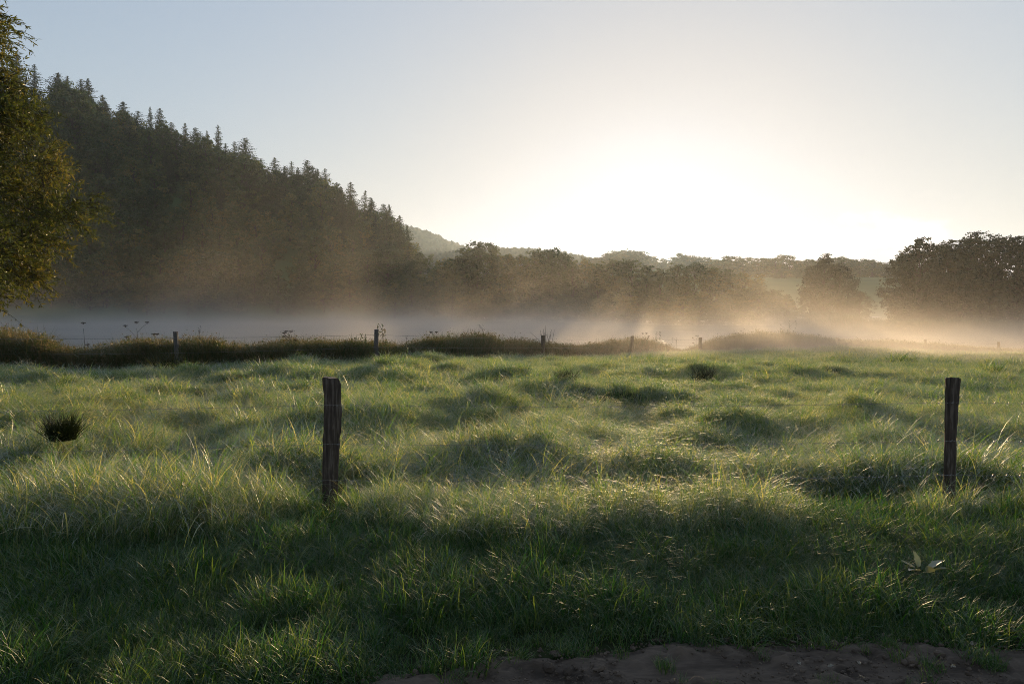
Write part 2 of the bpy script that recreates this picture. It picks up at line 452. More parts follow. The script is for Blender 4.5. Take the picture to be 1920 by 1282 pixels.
ang = np.concatenate([np.arange(-48, 48.01, 0.3), np.arange(52, 309, 4.0)])
ang = np.radians(ang)
rad = [0.0, 0.6]
while rad[-1] < 1600: rad.append(rad[-1] * 1.016 + 0.004)
rad = np.array(rad[1:])
A, Rr = np.meshgrid(ang, rad)
X, Yg = Rr * np.sin(A), Rr * np.cos(A)
Z = ground_z(X, Yg)
nr, na = X.shape
gv = np.stack([X, Yg, Z], -1).reshape(-1, 3)
i, j = np.meshgrid(np.arange(nr - 1), np.arange(na), indexing='ij')
gq = np.stack([i * na + j, (i + 1) * na + j, (i + 1) * na + (j + 1) % na, i * na + (j + 1) % na], -1).reshape(-1, 4)
gq = gq[:, ::-1]
gt = np.array([[len(gv), (k + 1) % na, k] for k in range(na)])[:, ::-1]
gv = np.vstack([gv, [[0, 0, 0]]])
def ground_mat():
    m, n, l, out = new_mat('ground_cover')
    p = n.new('ShaderNodeBsdfPrincipled'); p.inputs['Roughness'].default_value = 0.95
    p.inputs['Specular IOR Level'].default_value = 0.1
    geo = n.new('ShaderNodeNewGeometry')
    a = n.new('ShaderNodeTexNoise'); a.inputs['Scale'].default_value = 0.9; a.inputs['Detail'].default_value = 8
    l.new(geo.outputs['Position'], a.inputs['Vector'])
    r1 = ramp(n, [(0.3, (0.016, 0.020, 0.008)), (0.6, (0.034, 0.045, 0.016)), (0.8, (0.06, 0.055, 0.028))])
    l.new(a.outputs['Fac'], r1.inputs['Fac'])
    b = n.new('ShaderNodeTexNoise'); b.inputs['Scale'].default_value = 0.05; b.inputs['Detail'].default_value = 6
    l.new(geo.outputs['Position'], b.inputs['Vector'])
    r2 = ramp(n, [(0.3, (0.05, 0.10, 0.035)), (0.7, (0.085, 0.14, 0.05))])
    l.new(b.outputs['Fac'], r2.inputs['Fac'])
    sp = n.new('ShaderNodeSeparateXYZ'); l.new(geo.outputs['Position'], sp.inputs[0])
    mr = n.new('ShaderNodeMapRange'); mr.inputs['From Min'].default_value = 120; mr.inputs['From Max'].default_value = 170
    l.new(sp.outputs['Y'], mr.inputs['Value'])
    mx = n.new('ShaderNodeMix'); mx.data_type = 'RGBA'
    l.new(mr.outputs[0], mx.inputs['Factor']); l.new(r1.outputs[0], mx.inputs['A']); l.new(r2.outputs[0], mx.inputs['B'])
    l.new(mx.outputs['Result'], p.inputs['Base Color'])
    bp = n.new('ShaderNodeBump'); bp.inputs['Strength'].default_value = 0.5; bp.inputs['Distance'].default_value = 0.05
    l.new(a.outputs['Fac'], bp.inputs['Height']); l.new(bp.outputs[0], p.inputs['Normal'])
    l.new(p.outputs[0], out.inputs['Surface'])
    return m
kind(link('ground', mesh_np('ground', gv, gq, gt, ground_mat(), smooth=True)), 'structure')

# pond
uu = np.linspace(-1.25, 1.25, 160)
rows = []
for f in np.linspace(0, 1, 24):
    y = (Yfence(uu) + 3.0) * (1 - f) + (Yshore(uu) + 0.6) * f
    rows.append(np.stack([uu * y, y, np.full_like(y, WATER)], -1))
wv = np.concatenate(rows)
i, j = np.meshgrid(np.arange(23), np.arange(159), indexing='ij')
wq = np.stack([i * 160 + j, i * 160 + j + 1, (i + 1) * 160 + j + 1, (i + 1) * 160 + j], -1).reshape(-1, 4)
kind(link('water', mesh_np('water', wv, wq, None, M['water'], smooth=True)), 'structure')

# dirt track along the bottom of the picture, with ruts and clods
tx = np.concatenate([np.linspace(-14, -4.6, 60), np.linspace(-4.5, 5.0, 640), np.linspace(5.1, 14, 60)])
edge = np.interp(tx, [-14, -4, -1.6, -1.0, 0.1, 0.5, 1.5, 2.7, 5, 14], [1.9, 2.5, 2.92, 3.16, 3.40, 3.50, 3.60, 3.50, 3.44, 3.3])
edge = edge + 0.10 * (vnoise(tx, tx * 0, 0.35, 4) - 0.5) + 0.08 * (vnoise(tx, tx * 0, 0.12, 6) - 0.5)
tv = []
NF = 190
for f in np.concatenate([np.linspace(0, .6, 40), np.linspace(.605, 1, 150)]):
    y = -1.2 + (edge + 1.2) * f
    yc = edge - y
    z = 0.012 + 0.05 * (vnoise(tx * 0.5, y, 0.16, 8) - 0.4) + 0.035 * (vnoise(tx, y, 0.07, 9) - 0.5) + 0.034 * (vnoise(tx, y, 0.030, 10) - 0.5) + 0.05 * np.clip(vnoise(tx, y * 1.6, 0.11, 13) - .66, 0, 1)
    z = z - 0.055 * np.exp(-((yc - 0.30) / 0.13) ** 2) * (0.6 + 0.8 * vnoise(tx, y, 0.9, 11))
    z = np.maximum(z + 0.022, 0.006) * (1 - 0.75 * f ** 40)
    tv.append(np.stack([tx, y, z], -1))
tv = np.concatenate(tv)
nT = len(tx)
i, j = np.meshgrid(np.arange(NF - 1), np.arange(nT - 1), indexing='ij')
tq = np.stack([i * nT + j, i * nT + j + 1, (i + 1) * nT + j + 1, (i + 1) * nT + j], -1).reshape(-1, 4)
kind(link('dirt_path', mesh_np('dirt_path', tv, tq, None, M['dirt'], smooth=True)), 'structure')
def track_edge(x): return np.interp(x, tx, edge)

# far hills on the horizon
def far_hill(name, prof_px, prof_top, Y, depth, seed, rough_amp):
    px = np.linspace(prof_px[0], prof_px[-1], 420)
    top = np.interp(px, prof_px, prof_top)
    u = px2u(px)
    zt = EYE + (586 - top) / 1280 * Y
    rows = []
    nrow = 40
    for k, f in enumerate(np.linspace(0, 1.25, nrow)):
        y = Y - depth * (1 - f)
        z = np.where(f <= 1, zt * math.sin(min(f, 1) * math.pi / 2) ** 0.9, zt * (1 - (f - 1) * 1.2))
        x = u * Y
        z = z + rough_amp * (vnoise(x, np.full_like(x, y), 7, seed) - 0.5) + rough_amp * 1.2 * (vnoise(x, np.full_like(x, y), 3.2, seed + 1) - 0.5)
        rows.append(np.stack([x, np.full_like(x, y), z], -1))
    v = np.concatenate(rows)
    n = len(px)
    i, j = np.meshgrid(np.arange(nrow - 1), np.arange(n - 1), indexing='ij')
    q = np.stack([i * n + j, i * n + j + 1, (i + 1) * n + j + 1, (i + 1) * n + j], -1).reshape(-1, 4)
    kind(link(name, mesh_np(name, v, q, None, M['far_hill'], smooth=False)), 'structure')
far_hill('hill', [300, 600, 700, 775, 810, 850, 900, 960], [470, 425, 424, 429, 440, 456, 476, 520], 1350, 330, 21, 6)
far_hill('hills', [780, 860, 930, 1000, 1060, 1110, 1200], [492, 474, 469, 471, 479, 486, 520], 950, 200, 25, 6)

# ------------------------------------------------------------------ trees
def rand_unit(n, r):
    v = r.normal(size=(n, 3))
    return v / np.linalg.norm(v, axis=1)[:, None]

def leaf_quads(cent, size, r, nrm=None, tint=None, aspect=0.6):
    """a folded leaf clump (4 verts) at each centre"""
    n = len(cent)
    a = rand_unit(n, r)
    if nrm is not None:
        a = a + nrm; a /= np.linalg.norm(a, axis=1)[:, None] + 1e-9
    b = np.cross(a, rand_unit(n, r)); b /= np.linalg.norm(b, axis=1)[:, None] + 1e-9
    c = np.cross(a, b)
    s = (np.asarray(size) * (0.6 + 0.8 * r.random(n)))[:, None]
    p0 = cent - b * s * 0.5
    p2 = cent + b * s * 0.5
    p1 = cent + c * s * 0.5 * aspect + a * s * 0.12
    p3 = cent - c * s * 0.5 * aspect + a * s * 0.12
    v = np.stack([p0, p1, p2, p3], 1).reshape(-1, 3)
    q = np.arange(4 * n).reshape(n, 4)
    t = r.random(n) if tint is None else tint
    return v, q, np.repeat(t, 4)

def broadleaf(seed, H=16.0, Rw=4.8, nblob=34, per=190, leaf=0.42, base=0.10, egg=0.0, leafm='leaf_broad'):
    r = np.random.default_rng(seed)
    tb = MB()
    hz = np.linspace(0, 0.78 * H, 9)
    wob = np.cumsum(r.normal(0, 0.12, (9, 2)), axis=0)
    tr = np.column_stack([wob, hz]); tr[0, :2] = 0
    tb.tube(tr, np.linspace(0.026 * H, 0.006 * H, 9), 8)
    lb = MB()
    cents = []
    for b in range(nblob):
        zf = base + (1 - base) * (b + r.random()) / nblob
        prof = math.sin(math.pi * min(1, (zf - base * 0.6) / (1 - base * 0.6)) ** (0.85 - egg)) ** 0.65
        rr = Rw * max(prof, 0.12) * (0.30 + 0.70 * math.sqrt(r.random()))
        th = b * 2.399 + r.normal(0, 0.35)
        br = (0.24 + 0.18 * r.random()) * Rw * (0.7 + 0.4 * prof)
        c = np.array([rr * math.cos(th), rr * math.sin(th), min(zf * H, H - br * 0.5)])
        k = int(np.clip(np.interp(max(c[2] - rr * 0.7, 0.15 * H), hz, range(9)), 0, 8))
        s0 = tr[k]
        mid = (s0 + c) / 2 + np.array([0, 0, 0.04 * H]) * r.random()
        tb.tube([s0, mid, c], [0.010 * H * (1 - 0.5 * zf), 0.006 * H * (1 - 0.4 * zf), 0.002 * H], 5)
        cents.append((c, br))
    for c, br in cents:
        n = int(per * (br / (0.33 * Rw)) ** 2)
        # several small sprays round the blob centre
        ns = 11
        sc = rand_unit(ns, r) * (0.35 + 1.0 * r.random((ns, 1)) ** 1.3) * br * np.array([1.15, 1.15, 0.8])
        which = r.integers(0, ns, n)
        off = sc[which] + r.normal(size=(n, 3)) * br * np.array([0.19, 0.19, 0.11])
        for e_ in sc[::2]:
            tb.tube([c, c + e_ * .6, c + e_ * 1.05], [0.0025 * H, 0.0016 * H, 0.0006 * H], 3, False)
        pos = c + off
        nrm = off / (np.linalg.norm(off, axis=1)[:, None] + 1e-6) + np.array([0, 0, 0.5])
        bt = r.random() * 0.5
        v, q, t = leaf_quads(pos, leaf, r, nrm, bt + 0.5 * r.random(n), 0.75)
        lb.add(v, q, None, t)
    return tb.mesh('trunk', M['bark'], True), lb.mesh('crown', M[leafm]), H

def conifer(seed, H=24.0, Lmax=3.9, dense=1.0, power=0.85, slim=1.0):
    r = np.random.default_rng(seed)
    tb, lb = MB(), MB()
    hz = np.linspace(0, H, 8)
    tb.tube(np.column_stack([np.zeros(8), np.zeros(8), hz]), np.linspace(0.28, 0.01, 8), 7)
    z = 0.08 * H
    while z < H * 0.992:
        f = z / H
        L = Lmax * slim * ((1 - f) ** power) * (0.75 + 0.25 * min(1, f * 6)) + 0.12
        nb = int(round((5 + 3 * (1 - f)) * dense))
        wl_ = r.uniform(.72, 1.15)
        for b in range(nb):
            th = r.random() * 2 * math.pi
            l_ = L * wl_ * (0.55 + 0.6 * r.random()) * (1 + .22 * math.sin(th * 2 + seed + z * .5))
            d = np.array([math.cos(th), math.sin(th), 0])
            npt = max(3, int(l_ / 0.27))
            s = (np.arange(npt) + r.random(npt)) / npt
            up = 0.35 * f
            zz = z + l_ * (up * s - (0.50 - 0.35 * f) * s ** 1.5 + 0.16 * s ** 4)
            pos = np.column_stack([d[0] * l_ * s, d[1] * l_ * s, zz])
            side = np.cross(d, (0, 0, 1.0))
            pos = pos + side * (r.normal(size=(npt, 1)) * 0.22 * l_ * (1.0 - 0.7 * s[:, None])) + np.array([0, 0, -0.1]) * r.random((npt, 1))
            v, q, t = leaf_quads(pos, 0.42 + 0.42 * (1 - f), r, np.array([0, 0, 1.2]) + r.normal(size=(npt, 3)) * 0.3, None, 0.5)
            lb.add(v, q, None, t)
            if l_ > 0.8:
                tb.tube([[0, 0, z], pos[np.argmax(s)]], [0.035, 0.008], 3, False)
        z += (0.28 + 0.30 * (1 - f)) * (0.8 + 0.4 * r.random())
    lb.add(*[x for x in (np.array([[-.05, 0, H - .8], [.05, 0, H - .8], [0, .05, H + .35]]), None, [(0, 1, 2)])])
    return tb.mesh('trunk', M['bark'], True), lb.mesh('crown', M['leaf_conifer']), H

BROAD = [broadleaf(100 + k, H, Rw, nb, 170, 0.50, bs, eg) for k, (H, Rw, nb, bs, eg) in enumerate(
    [(16, 5.2, 36, .08, 0), (17, 4.6, 34, .10, .15), (15, 5.6, 38, .06, -.1), (18, 4.8, 36, .12, .1), (16, 4.2, 30, .08, .2)])]
FINE = [broadleaf(200 + k, H, Rw, nb, 330, 0.30, bs, eg, 'leaf_alder_backlit') for k, (H, Rw, nb, bs, eg) in enumerate(
    [(15, 4.6, 42, .07, 0), (15, 4.0, 38, .06, .15), (15, 5.2, 46, .10, -.1)])]
SPRUCE = [conifer(300, 25, 7.2, 1.3, 0.80), conifer(301, 24, 6.4, 1.2, 0.72), conifer(302, 24, 7.6, 1.2, 0.62), conifer(303, 23, 6.0, 1.3, 0.66), conifer(304, 24, 6.8, 1.1, 0.55)]

def tree(name, proto, pos, height, width_scale=1.0, rot=None):
    tr, cr, H = proto
    root = link(name, None, None, pos)
    s = height / H
    root.scale = (s * width_scale, s * width_scale, s)
    root.rotation_euler = (random.uniform(-.03, .03), random.uniform(-.03, .03), random.uniform(0, 6.28) if rot is None else rot)
    link('trunk', tr, root)
    link('crown', cr, root)
    return root

def tree_px(name, proto, px, top, Y, ws=1.0, zoff=-0.15):
    p = at(px, top, Y)
    g = float(ground_z(p[0], Y)) + zoff
    return tree(name, proto, (p[0], Y, g), max(p[2] - g, 2.0), ws)

ORD = ['first', 'second', 'third', 'fourth', 'fifth', 'sixth', 'seventh', 'eighth', 'ninth', 'tenth', 'eleventh', 'twelfth', 'thirteenth',
       'fourteenth', 'fifteenth', 'sixteenth', 'seventeenth', 'eighteenth', 'nineteenth', 'twentieth']
def ordinal(k):
    if k < 20: return ORD[k]
    tens = ['twenty', 'thirty', 'forty', 'fifty'][(k + 1) // 10 - 2]
    o = (k + 1) % 10
    return {'twenty': 'twentieth', 'thirty': 'thirtieth', 'forty': 'fortieth', 'fifty': 'fiftieth'}[tens] if o == 0 else tens + '-' + ORD[o - 1]

# conifers standing up along the hill's skyline
SK = [(150, 152, .9), (166, 148, 1), (186, 178, .9), (204, 186, .8), (228, 188, 1), (254, 199, .8), (284, 203, .9), (302, 201, .9), (322, 222, .8), (348, 232, .9),
      (368, 236, .8), (392, 244, .8), (411, 237, .9), (436, 268, .8), (461, 259, 1.15), (490, 290, .7), (522, 293, .9), (544, 300, .8), (575, 294, 1.0),
      (597, 318, .8), (611, 318, .8), (634, 338, .8), (655, 343, .9), (676, 352, .8), (694, 361, .9), (716, 380, .8), (735, 384, .8), (750, 400, .8),
      (768, 420, .8), (108, 128, 1), (130, 145, .9), (70, 120, 1), (30, 100, 1)]
SK.sort()
for k, (px, top, ws) in enumerate(SK):
    if px != 461: px, top, ws = px + random.uniform(-6, 6), top + random.uniform(-5, 9), ws * random.uniform(.8, 1.3)
    u = px2u(px)
    Y = float(Yridge(u)) + random.uniform(-8, 3)
    t = tree_px('spruce_tree', SPRUCE[2 if px == 461 else k % 5], px, top, Y, ws * random.uniform(1.1, 1.5))
    tag(t, ('tall broad dark spruce, widest of those on the hill skyline' if px == 461 else 'dark conifer on the wooded hill skyline, %s from the left' % ordinal(k)), 'conifer', 'conifers along the hill skyline')
# a lower second rank of conifers filling the skyline
for k in range(62):
    px = 110 + k * 10.7 + random.uniform(-5, 5)
    u = px2u(px)
    top = float(TopRidge(u)) + random.uniform(4, 30)
    if k % 5 in (1, 3):
        t = tree_px('broadleaf_tree', BROAD[random.randrange(5)], px, top + 6, float(Yridge(u)) - random.uniform(6, 24), random.uniform(.75, 1.0))
        tag(t, 'rounded treetop among the conifers just under the hill skyline', 'tree', 'rounded trees just under the hill skyline')
        continue
    t = tree_px('spruce_tree', SPRUCE[random.randrange(5)], px, top, float(Yridge(u)) - random.uniform(2, 22), random.uniform(.95, 1.3))
    tag(t, 'lower dark conifer just under the wooded hill skyline', 'conifer', 'conifers just under the hill skyline')

# broadleaf trees covering the hill's face
placed = []
cnt = 0
tries = 0
while cnt < 150 and tries < 20000:
    tries += 1
    u = random.uniform(-.86, -.065)
    s = random.random() ** 0.9 * 0.92
    Ys, Yr = float(Yshore(u)), float(Yridge(u))
    Y = Ys + 3 + (Yr - Ys - 3) * s
    x = u * Y
    if any((x - a) ** 2 + 1.0 * (Y - b) ** 2 < 6.6 ** 2 for a, b in placed): continue
    placed.append((x, Y))
    g = float(ground_z(x, Y)) - 0.2
    h = random.uniform(13, 19) * (0.8 if u > -.16 else 1)
    ztop_lim = EYE + (586 - (float(TopRidge(u)) + 26)) / 1280 * Y
    h = min(h, max(7.0, ztop_lim - g))
    if s > 0.55 and random.random() < 0.35:
        t = tree('spruce_tree', SPRUCE[random.randrange(4)], (x, Y, g), min(h * 1.15, max(7.0, ztop_lim - g)), 1.05)
        tag(t, 'dark conifer among the broadleaf trees on the hillside', 'conifer', 'conifers on the hillside')
    else:
        t = tree('broadleaf_tree', BROAD[random.randrange(5)], (x, Y, g), h, random.uniform(.95, 1.25))
        tag(t, 'green broadleaf tree in the wood covering the hillside', 'tree', 'broadleaf trees covering the hillside')
    cnt += 1

# row along the far shore under the hill
k = 0
px = -260.0
while px < 860:
    u = px2u(px)
    Y = float(Yshore(u)) + random.uniform(1.5, 7)
    g = float(ground_z(u * Y, Y))
    t = tree('broadleaf_tree', BROAD[random.randrange(5)], (u * Y, Y, g - .2), random.uniform(9, 14), random.uniform(1.1, 1.35))
    tag(t, 'green broadleaf tree at the foot of the wooded hill along the pond', 'tree', 'trees at the foot of the hill')
    px += random.uniform(30, 46)

# shore trees across the pond, left of and under the sun: (px, top, depth, width)
SH = [(846, 486, 214, 1.0), (872, 474, 212, .9), (898, 459, 214, 1.0), (925, 476, 216, 1.0), (950, 480, 214, 1.05), (978, 482, 218, 1.0), (1003, 472, 220, .9), (1030, 471, 216, 1.0),
      (1056, 478, 212, .9), (1078, 490, 206, .9), (1100, 487, 214, .7), (1122, 500, 205, 1.0), (1150, 492, 206, 1.05), (1180, 488, 204, 1.1), (1212, 500, 206, 1.1), (1240, 506, 203, 1.15),
      (1270, 498, 206, 1.1), (1302, 497, 203, 1.1), (1334, 502, 200, 1.1), (1364, 507, 196, 1.1), (1394, 512, 188, 1.1), (1420, 530, 176, 1.1), (1448, 545, 168, 1.1), (1476, 552, 160, 1.0)]
for k, (px, top, Y, ws) in enumerate(SH):
    t = tree_px('broadleaf_tree', BROAD[k % 5], px, top, Y, ws * random.uniform(1.0, 1.15))
    w = {2: 'tallest tree of the row across the pond, left of the sun', 10: 'small round tree alone in the gap just left of the sun'}
    tag(t, w.get(k, 'misty broadleaf tree in the row across the pond, %s from the left' % ordinal(k)), 'tree', 'trees across the pond')

# undergrowth-sized shrubs under them
for k in range(34):
    px = 830 + k * 19.5 + random.uniform(-6, 6)
    u = px2u(px)
    Y = float(Yshore(u)) + random.uniform(4, 22)
    g = float(ground_z(u * Y, Y))
    t = tree('shrub', BROAD[random.randrange(5)], (u * Y, Y, g - .5), random.uniform(5, 7.5), random.uniform(1.5, 2.0))
    tag(t, 'misty low shrub under the trees across the pond', 'shrub', 'shrubs across the pond')

# lone round-topped tree and the smaller one beside it
t = tree_px('broadleaf_tree', FINE[1], 1548, 479, 134, 1.0); tag(t, 'tall upright misty tree standing apart right of the sun', 'tree')
t = tree_px('broadleaf_tree', FINE[0], 1523, 500, 138, .8); tag(t, 'slimmer tree merged into the left side of the tall upright tree', 'tree')
t = tree_px('broadleaf_tree', FINE[2], 1575, 496, 137, .75); tag(t, 'slimmer tree merged into the right side of the tall upright tree', 'tree')
t = tree_px('broadleaf_tree', FINE[2], 1612, 548, 128, .95); tag(t, 'small bushy tree just right of the tall upright tree', 'tree')
# the dark group on the right
RG = [(1702, 470, 110, 1.0), (1726, 449, 106, 1.05), (1762, 462, 112, 1.0), (1790, 452, 106, 1.05), (1826, 440, 104, 1.05), (1868, 445, 108, 1.05), (1908, 446, 104, 1.1), (1950, 450, 106, 1.1), (2010, 455, 110, 1.1), (2080, 450, 108, 1.1)]
for k, (px, top, Y, ws) in enumerate(RG):
    t = tree_px('alder_tree', FINE[k % 3], px, top, Y, ws)
    tag(t, 'dark tree in the dense clump at the right edge, %s from the left' % ordinal(k), 'tree', 'dark clump of trees on the right')
for k, (px, h) in enumerate([(1690, 4.0), (1740, 4.5), (1772, 3.6), (1935, 4.0)]):
    Y = 101 + (k % 2) * 3
    u = px2u(px)
    t = tree('shrub', FINE[(k + 1) % 3], (u * Y, Y, float(ground_z(u * Y, Y)) - .4), h, 1.6)
    tag(t, 'low bush under the dark trees on the right, %s from the left' % ordinal(k), 'shrub', 'bushes under the right trees')

# belts of trees on the rise behind, right
k = 0
for (p0, p1, Yb, t0, t1, st) in [(1345, 1470, 520, 486, 490, 17), (1455, 1700, 440, 484, 492, 17), (1465, 1520, 380, 505, 512, 20)]:
    px = p0
    while px < p1:
        f = (px - p0) / (p1 - p0)
        top = t0 + (t1 - t0) * f + random.uniform(-5, 6)
        if px > 1620: top = np.interp(px, [1620, 1660, 1700], [484, 494, 494]) + random.uniform(-3, 4)
        t = tree_px('broadleaf_tree', BROAD[random.randrange(5)], px, top, Yb + random.uniform(-14, 14), random.uniform(1.3, 1.7), zoff=-4.5)
        tag(t, 'blue hazy tree in the belt on the rise behind the right trees', 'tree', 'hazy tree belt on the right rise')
        px += st * .75 * random.uniform(.8, 1.15)
# wooded hump under the sun
for row in range(3):
    px = 1108.0
    while px < 1360:
        top = np.interp(px, [1108, 1130, 1160, 1200, 1215, 1255, 1270, 1300, 1340, 1360], [492, 478, 469, 470, 480, 484, 476, 480, 486, 490]) + random.uniform(-2, 3) + row * 6
        t = tree_px('broadleaf_tree', BROAD[random.randrange(5)], px, top, 850 - row * 30 + random.uniform(-10, 10), random.uniform(1.3, 1.7), zoff=-5)
        tag(t, 'tiny hazy tree on the far wooded hump below the sun', 'tree', 'trees on the far hump')
        px += 15 * random.uniform(.8, 1.2)

# ------------------------------------------------------------------ willow at the left edge
def willow():
    r = np.random.default_rng(55)
    root = link('willow_tree', None, None, (-11.9, 12.4, float(ground_z(-11.9, 12.4))))
    tag(root, 'olive leaved willow at the left edge, crown reaching in from outside', 'willow')
    tb, lb, wb = MB(), MB(), MB()
    hz = np.linspace(0, 4.2, 7)
    tr = np.column_stack([0.12 * np.sin(hz), 0.08 * np.cos(hz * 1.3) - .08, hz])
    tb.tube(tr, np.linspace(0.34, 0.15, 7), 12)
    # crown outline as radius by height (local), towards every side
    zc = np.array([1.7, 2.0, 2.6, 3.2, 4.05, 4.8, 5.6, 6.6, 7.45, 8.2, 9.0])
    rc = np.array([1.6, 2.4, 3.35, 3.85, 4.15, 4.0, 3.65, 3.1, 2.80, 2.5, 1.5])
    limbs = []
    for k in range(34):
        th = k * 2.399 + r.normal(0, .2)
        z1 = 2.2 + 6.2 * ((k * 0.618) % 1)
        R1 = np.interp(z1, zc, rc) * r.uniform(.55, .86)
        s0 = np.array([0, 0, np.clip(z1 - R1 * .75, 1.2, 4.1)])
        e = np.array([R1 * math.cos(th), R1 * math.sin(th), z1])
        m1 = s0 + (e - s0) * .4 + np.array([0, 0, .35]); m2 = s0 + (e - s0) * .75 + np.array([0, 0, .3])
        tb.tube([s0, m1, m2, e], [.075, .05, .03, .012], 6)
        limbs.append((s0, m1, m2, e))
    clusters = []
    for k in range(420):
        z1 = r.uniform(2.35, 9.0)
        th = r.uniform(0, 2 * math.pi) if r.random() < .5 else r.normal(-.35, .7)       # thicker on the open side
        R1 = (np.interp(z1, zc, rc) - .38) * r.uniform(.45, 1.0) ** .7 * (.93 + .07 * math.sin(z1 * 3.1 + th * 4))
        clusters.append((R1 * math.cos(th), R1 * math.sin(th), z1, th, r.uniform(.30, .52), r.random() * .5))
    for c in clusters:
      for _ in range(22):
        th = c[3]
        off = rand_unit(1, r)[0] * c[4] * r.random() ** .5
        o = np.array(c[:3]) + off
        d = np.array([math.cos(th), math.sin(th), 0.15]) * .55 + off / c[4] * .8 + r.normal(0, .35, 3)
        d /= np.linalg.norm(d)
        L = r.uniform(.28, .55)
        n = 6
        s = np.linspace(0, 1, n)
        dr = r.uniform(.1, .6)
        pts = o - d * L * .45 + d * L * s[:, None] + np.array([0, 0, -1]) * (dr * L * s ** 2)[:, None]
        wb.tube(pts, np.linspace(.008, .002, n), 3, False)
        nl = int(L * 40)
        ls = r.uniform(.05, 1, nl)
        pos = np.column_stack([np.interp(ls, s, pts[:, c]) for c in range(3)])
        tan = pts[-1] - pts[0]; tan /= np.linalg.norm(tan)
        dirs = tan * .55 + rand_unit(nl, r) * .8 + np.array([0, 0, -.22])
        dirs /= np.linalg.norm(dirs, axis=1)[:, None]
        sd = np.cross(dirs, rand_unit(nl, r)); sd /= np.linalg.norm(sd, axis=1)[:, None] + 1e-9
        ll = r.uniform(.07, .125, nl)[:, None]
        ww = ll * .13
        nn = np.cross(dirs, sd)
        p0 = pos; p2 = pos + dirs * ll
        mid = pos + dirs * ll * .45
        p1 = mid + sd * ww + nn * ww * .5; p3 = mid - sd * ww + nn * ww * .5
        v = np.stack([p0, p1, p2, p3], 1).reshape(-1, 3)
        bt = c[5]
        lb.add(v, np.arange(4 * nl).reshape(nl, 4), None, np.repeat(bt + .5 * r.random(nl) ** 1.3, 4))
    link('trunk', tb.mesh('trunk', M['bark'], True), root)
    link('twigs', wb.mesh('twigs', M['bark']), root)
    link('crown', lb.mesh('crown', M['leaf_willow']), root)
willow()

# ------------------------------------------------------------------ grass (geometry-nodes scatter, the clump shapes live inside the same mesh)
def clump(n, Rb, h, lean, droop, w, segs, seed, bias=0.5, hvar=0.35, tint=(0, 1), straw=0.08, bend=2.4, heads=0.0):
    r = np.random.default_rng(seed)
    th = r.uniform(0, 2 * np.pi, n); rr = Rb * np.sqrt(r.random(n))
    base = np.column_stack([rr * np.cos(th), rr * np.sin(th), np.full(n, -0.03)])
    ph = r.uniform(0, 2 * np.pi, n)
    dx = np.cos(ph) * (1 - bias) + bias + 0.3 * np.cos(th); dy = np.sin(ph) * (1 - bias) + 0.3 * np.sin(th)
    dn = np.hypot(dx, dy) + 1e-6
    d = np.column_stack([dx / dn, dy / dn])
    H = h * (1 - hvar + 2 * hvar * r.random(n))
    a0 = lean * (0.2 + r.random(n)); k = droop * (0.35 + 1.1 * r.random(n))
    W = w * (0.6 + 0.8 * r.random(n))
    side = np.column_stack([-d[:, 1], d[:, 0], np.zeros(n)]) 
    tw = r.normal(0, .5, n)
    side = side * np.cos(tw)[:, None] + np.column_stack([d, np.zeros(n)]) * np.sin(tw)[:, None]
    p = base.copy()
    P = [p.copy()]
    for i in range(segs):
        f = (i + .5) / segs
        a = a0 + k * f ** bend
        p = p + (H / segs)[:, None] * np.column_stack([d * np.sin(a)[:, None], np.cos(a)])
        P.append(p.copy())
    vs = []
    for i in range(segs):
        f = i / segs
        ww = (W * (1 - f ** 2.2) * (0.7 + 0.6 * min(f * 3, 0.5)))[:, None] * .5
        vs += [P[i] - side * ww, P[i] + side * ww]
    vs.append(P[segs])
    nv = 2 * segs + 1
    V = np.stack(vs, 1).reshape(-1, 3)
    off = (np.arange(n) * nv)[:, None]
    q = np.concatenate([off + np.array([[2 * i, 2 * i + 1, 2 * i + 3, 2 * i + 2]]) for i in range(segs - 1)])
    t = off + np.array([[2 * segs - 2, 2 * segs - 1, 2 * segs]])
    tn = tint[0] + (tint[1] - tint[0]) * r.random(n)
    tn = np.where(r.random(n) < straw, 1.0, tn)
    tn = np.repeat(tn, nv)
    nh = int(n * heads)
    if nh:                      # some blades are flowering stems: a loose spray of tiny spikelets near the tip, coloured pale to stand in for dew sparkle
        for b in r.choice(n, nh, replace=False):
            m = 9
            f = r.uniform(0, 1, m)
            k0 = segs - 2
            c = np.where(f[:, None] < .5, P[k0][b] + (P[k0 + 1][b] - P[k0][b]) * f[:, None] * 2, P[k0 + 1][b] + (P[k0 + 2][b] - P[k0 + 1][b]) * (f[:, None] * 2 - 1))
            c = c + r.normal(0, .010, (m, 3))
            hv, hq, ht = leaf_quads(c, .0075 * (w / .005) ** .6, r, None, np.clip(r.normal(.93, .06, m), 0, 1), .5)
            q = np.vstack([q, hq + len(V)]); V = np.vstack([V, hv]); tn = np.concatenate([tn, ht])
    return V, q, t, tn

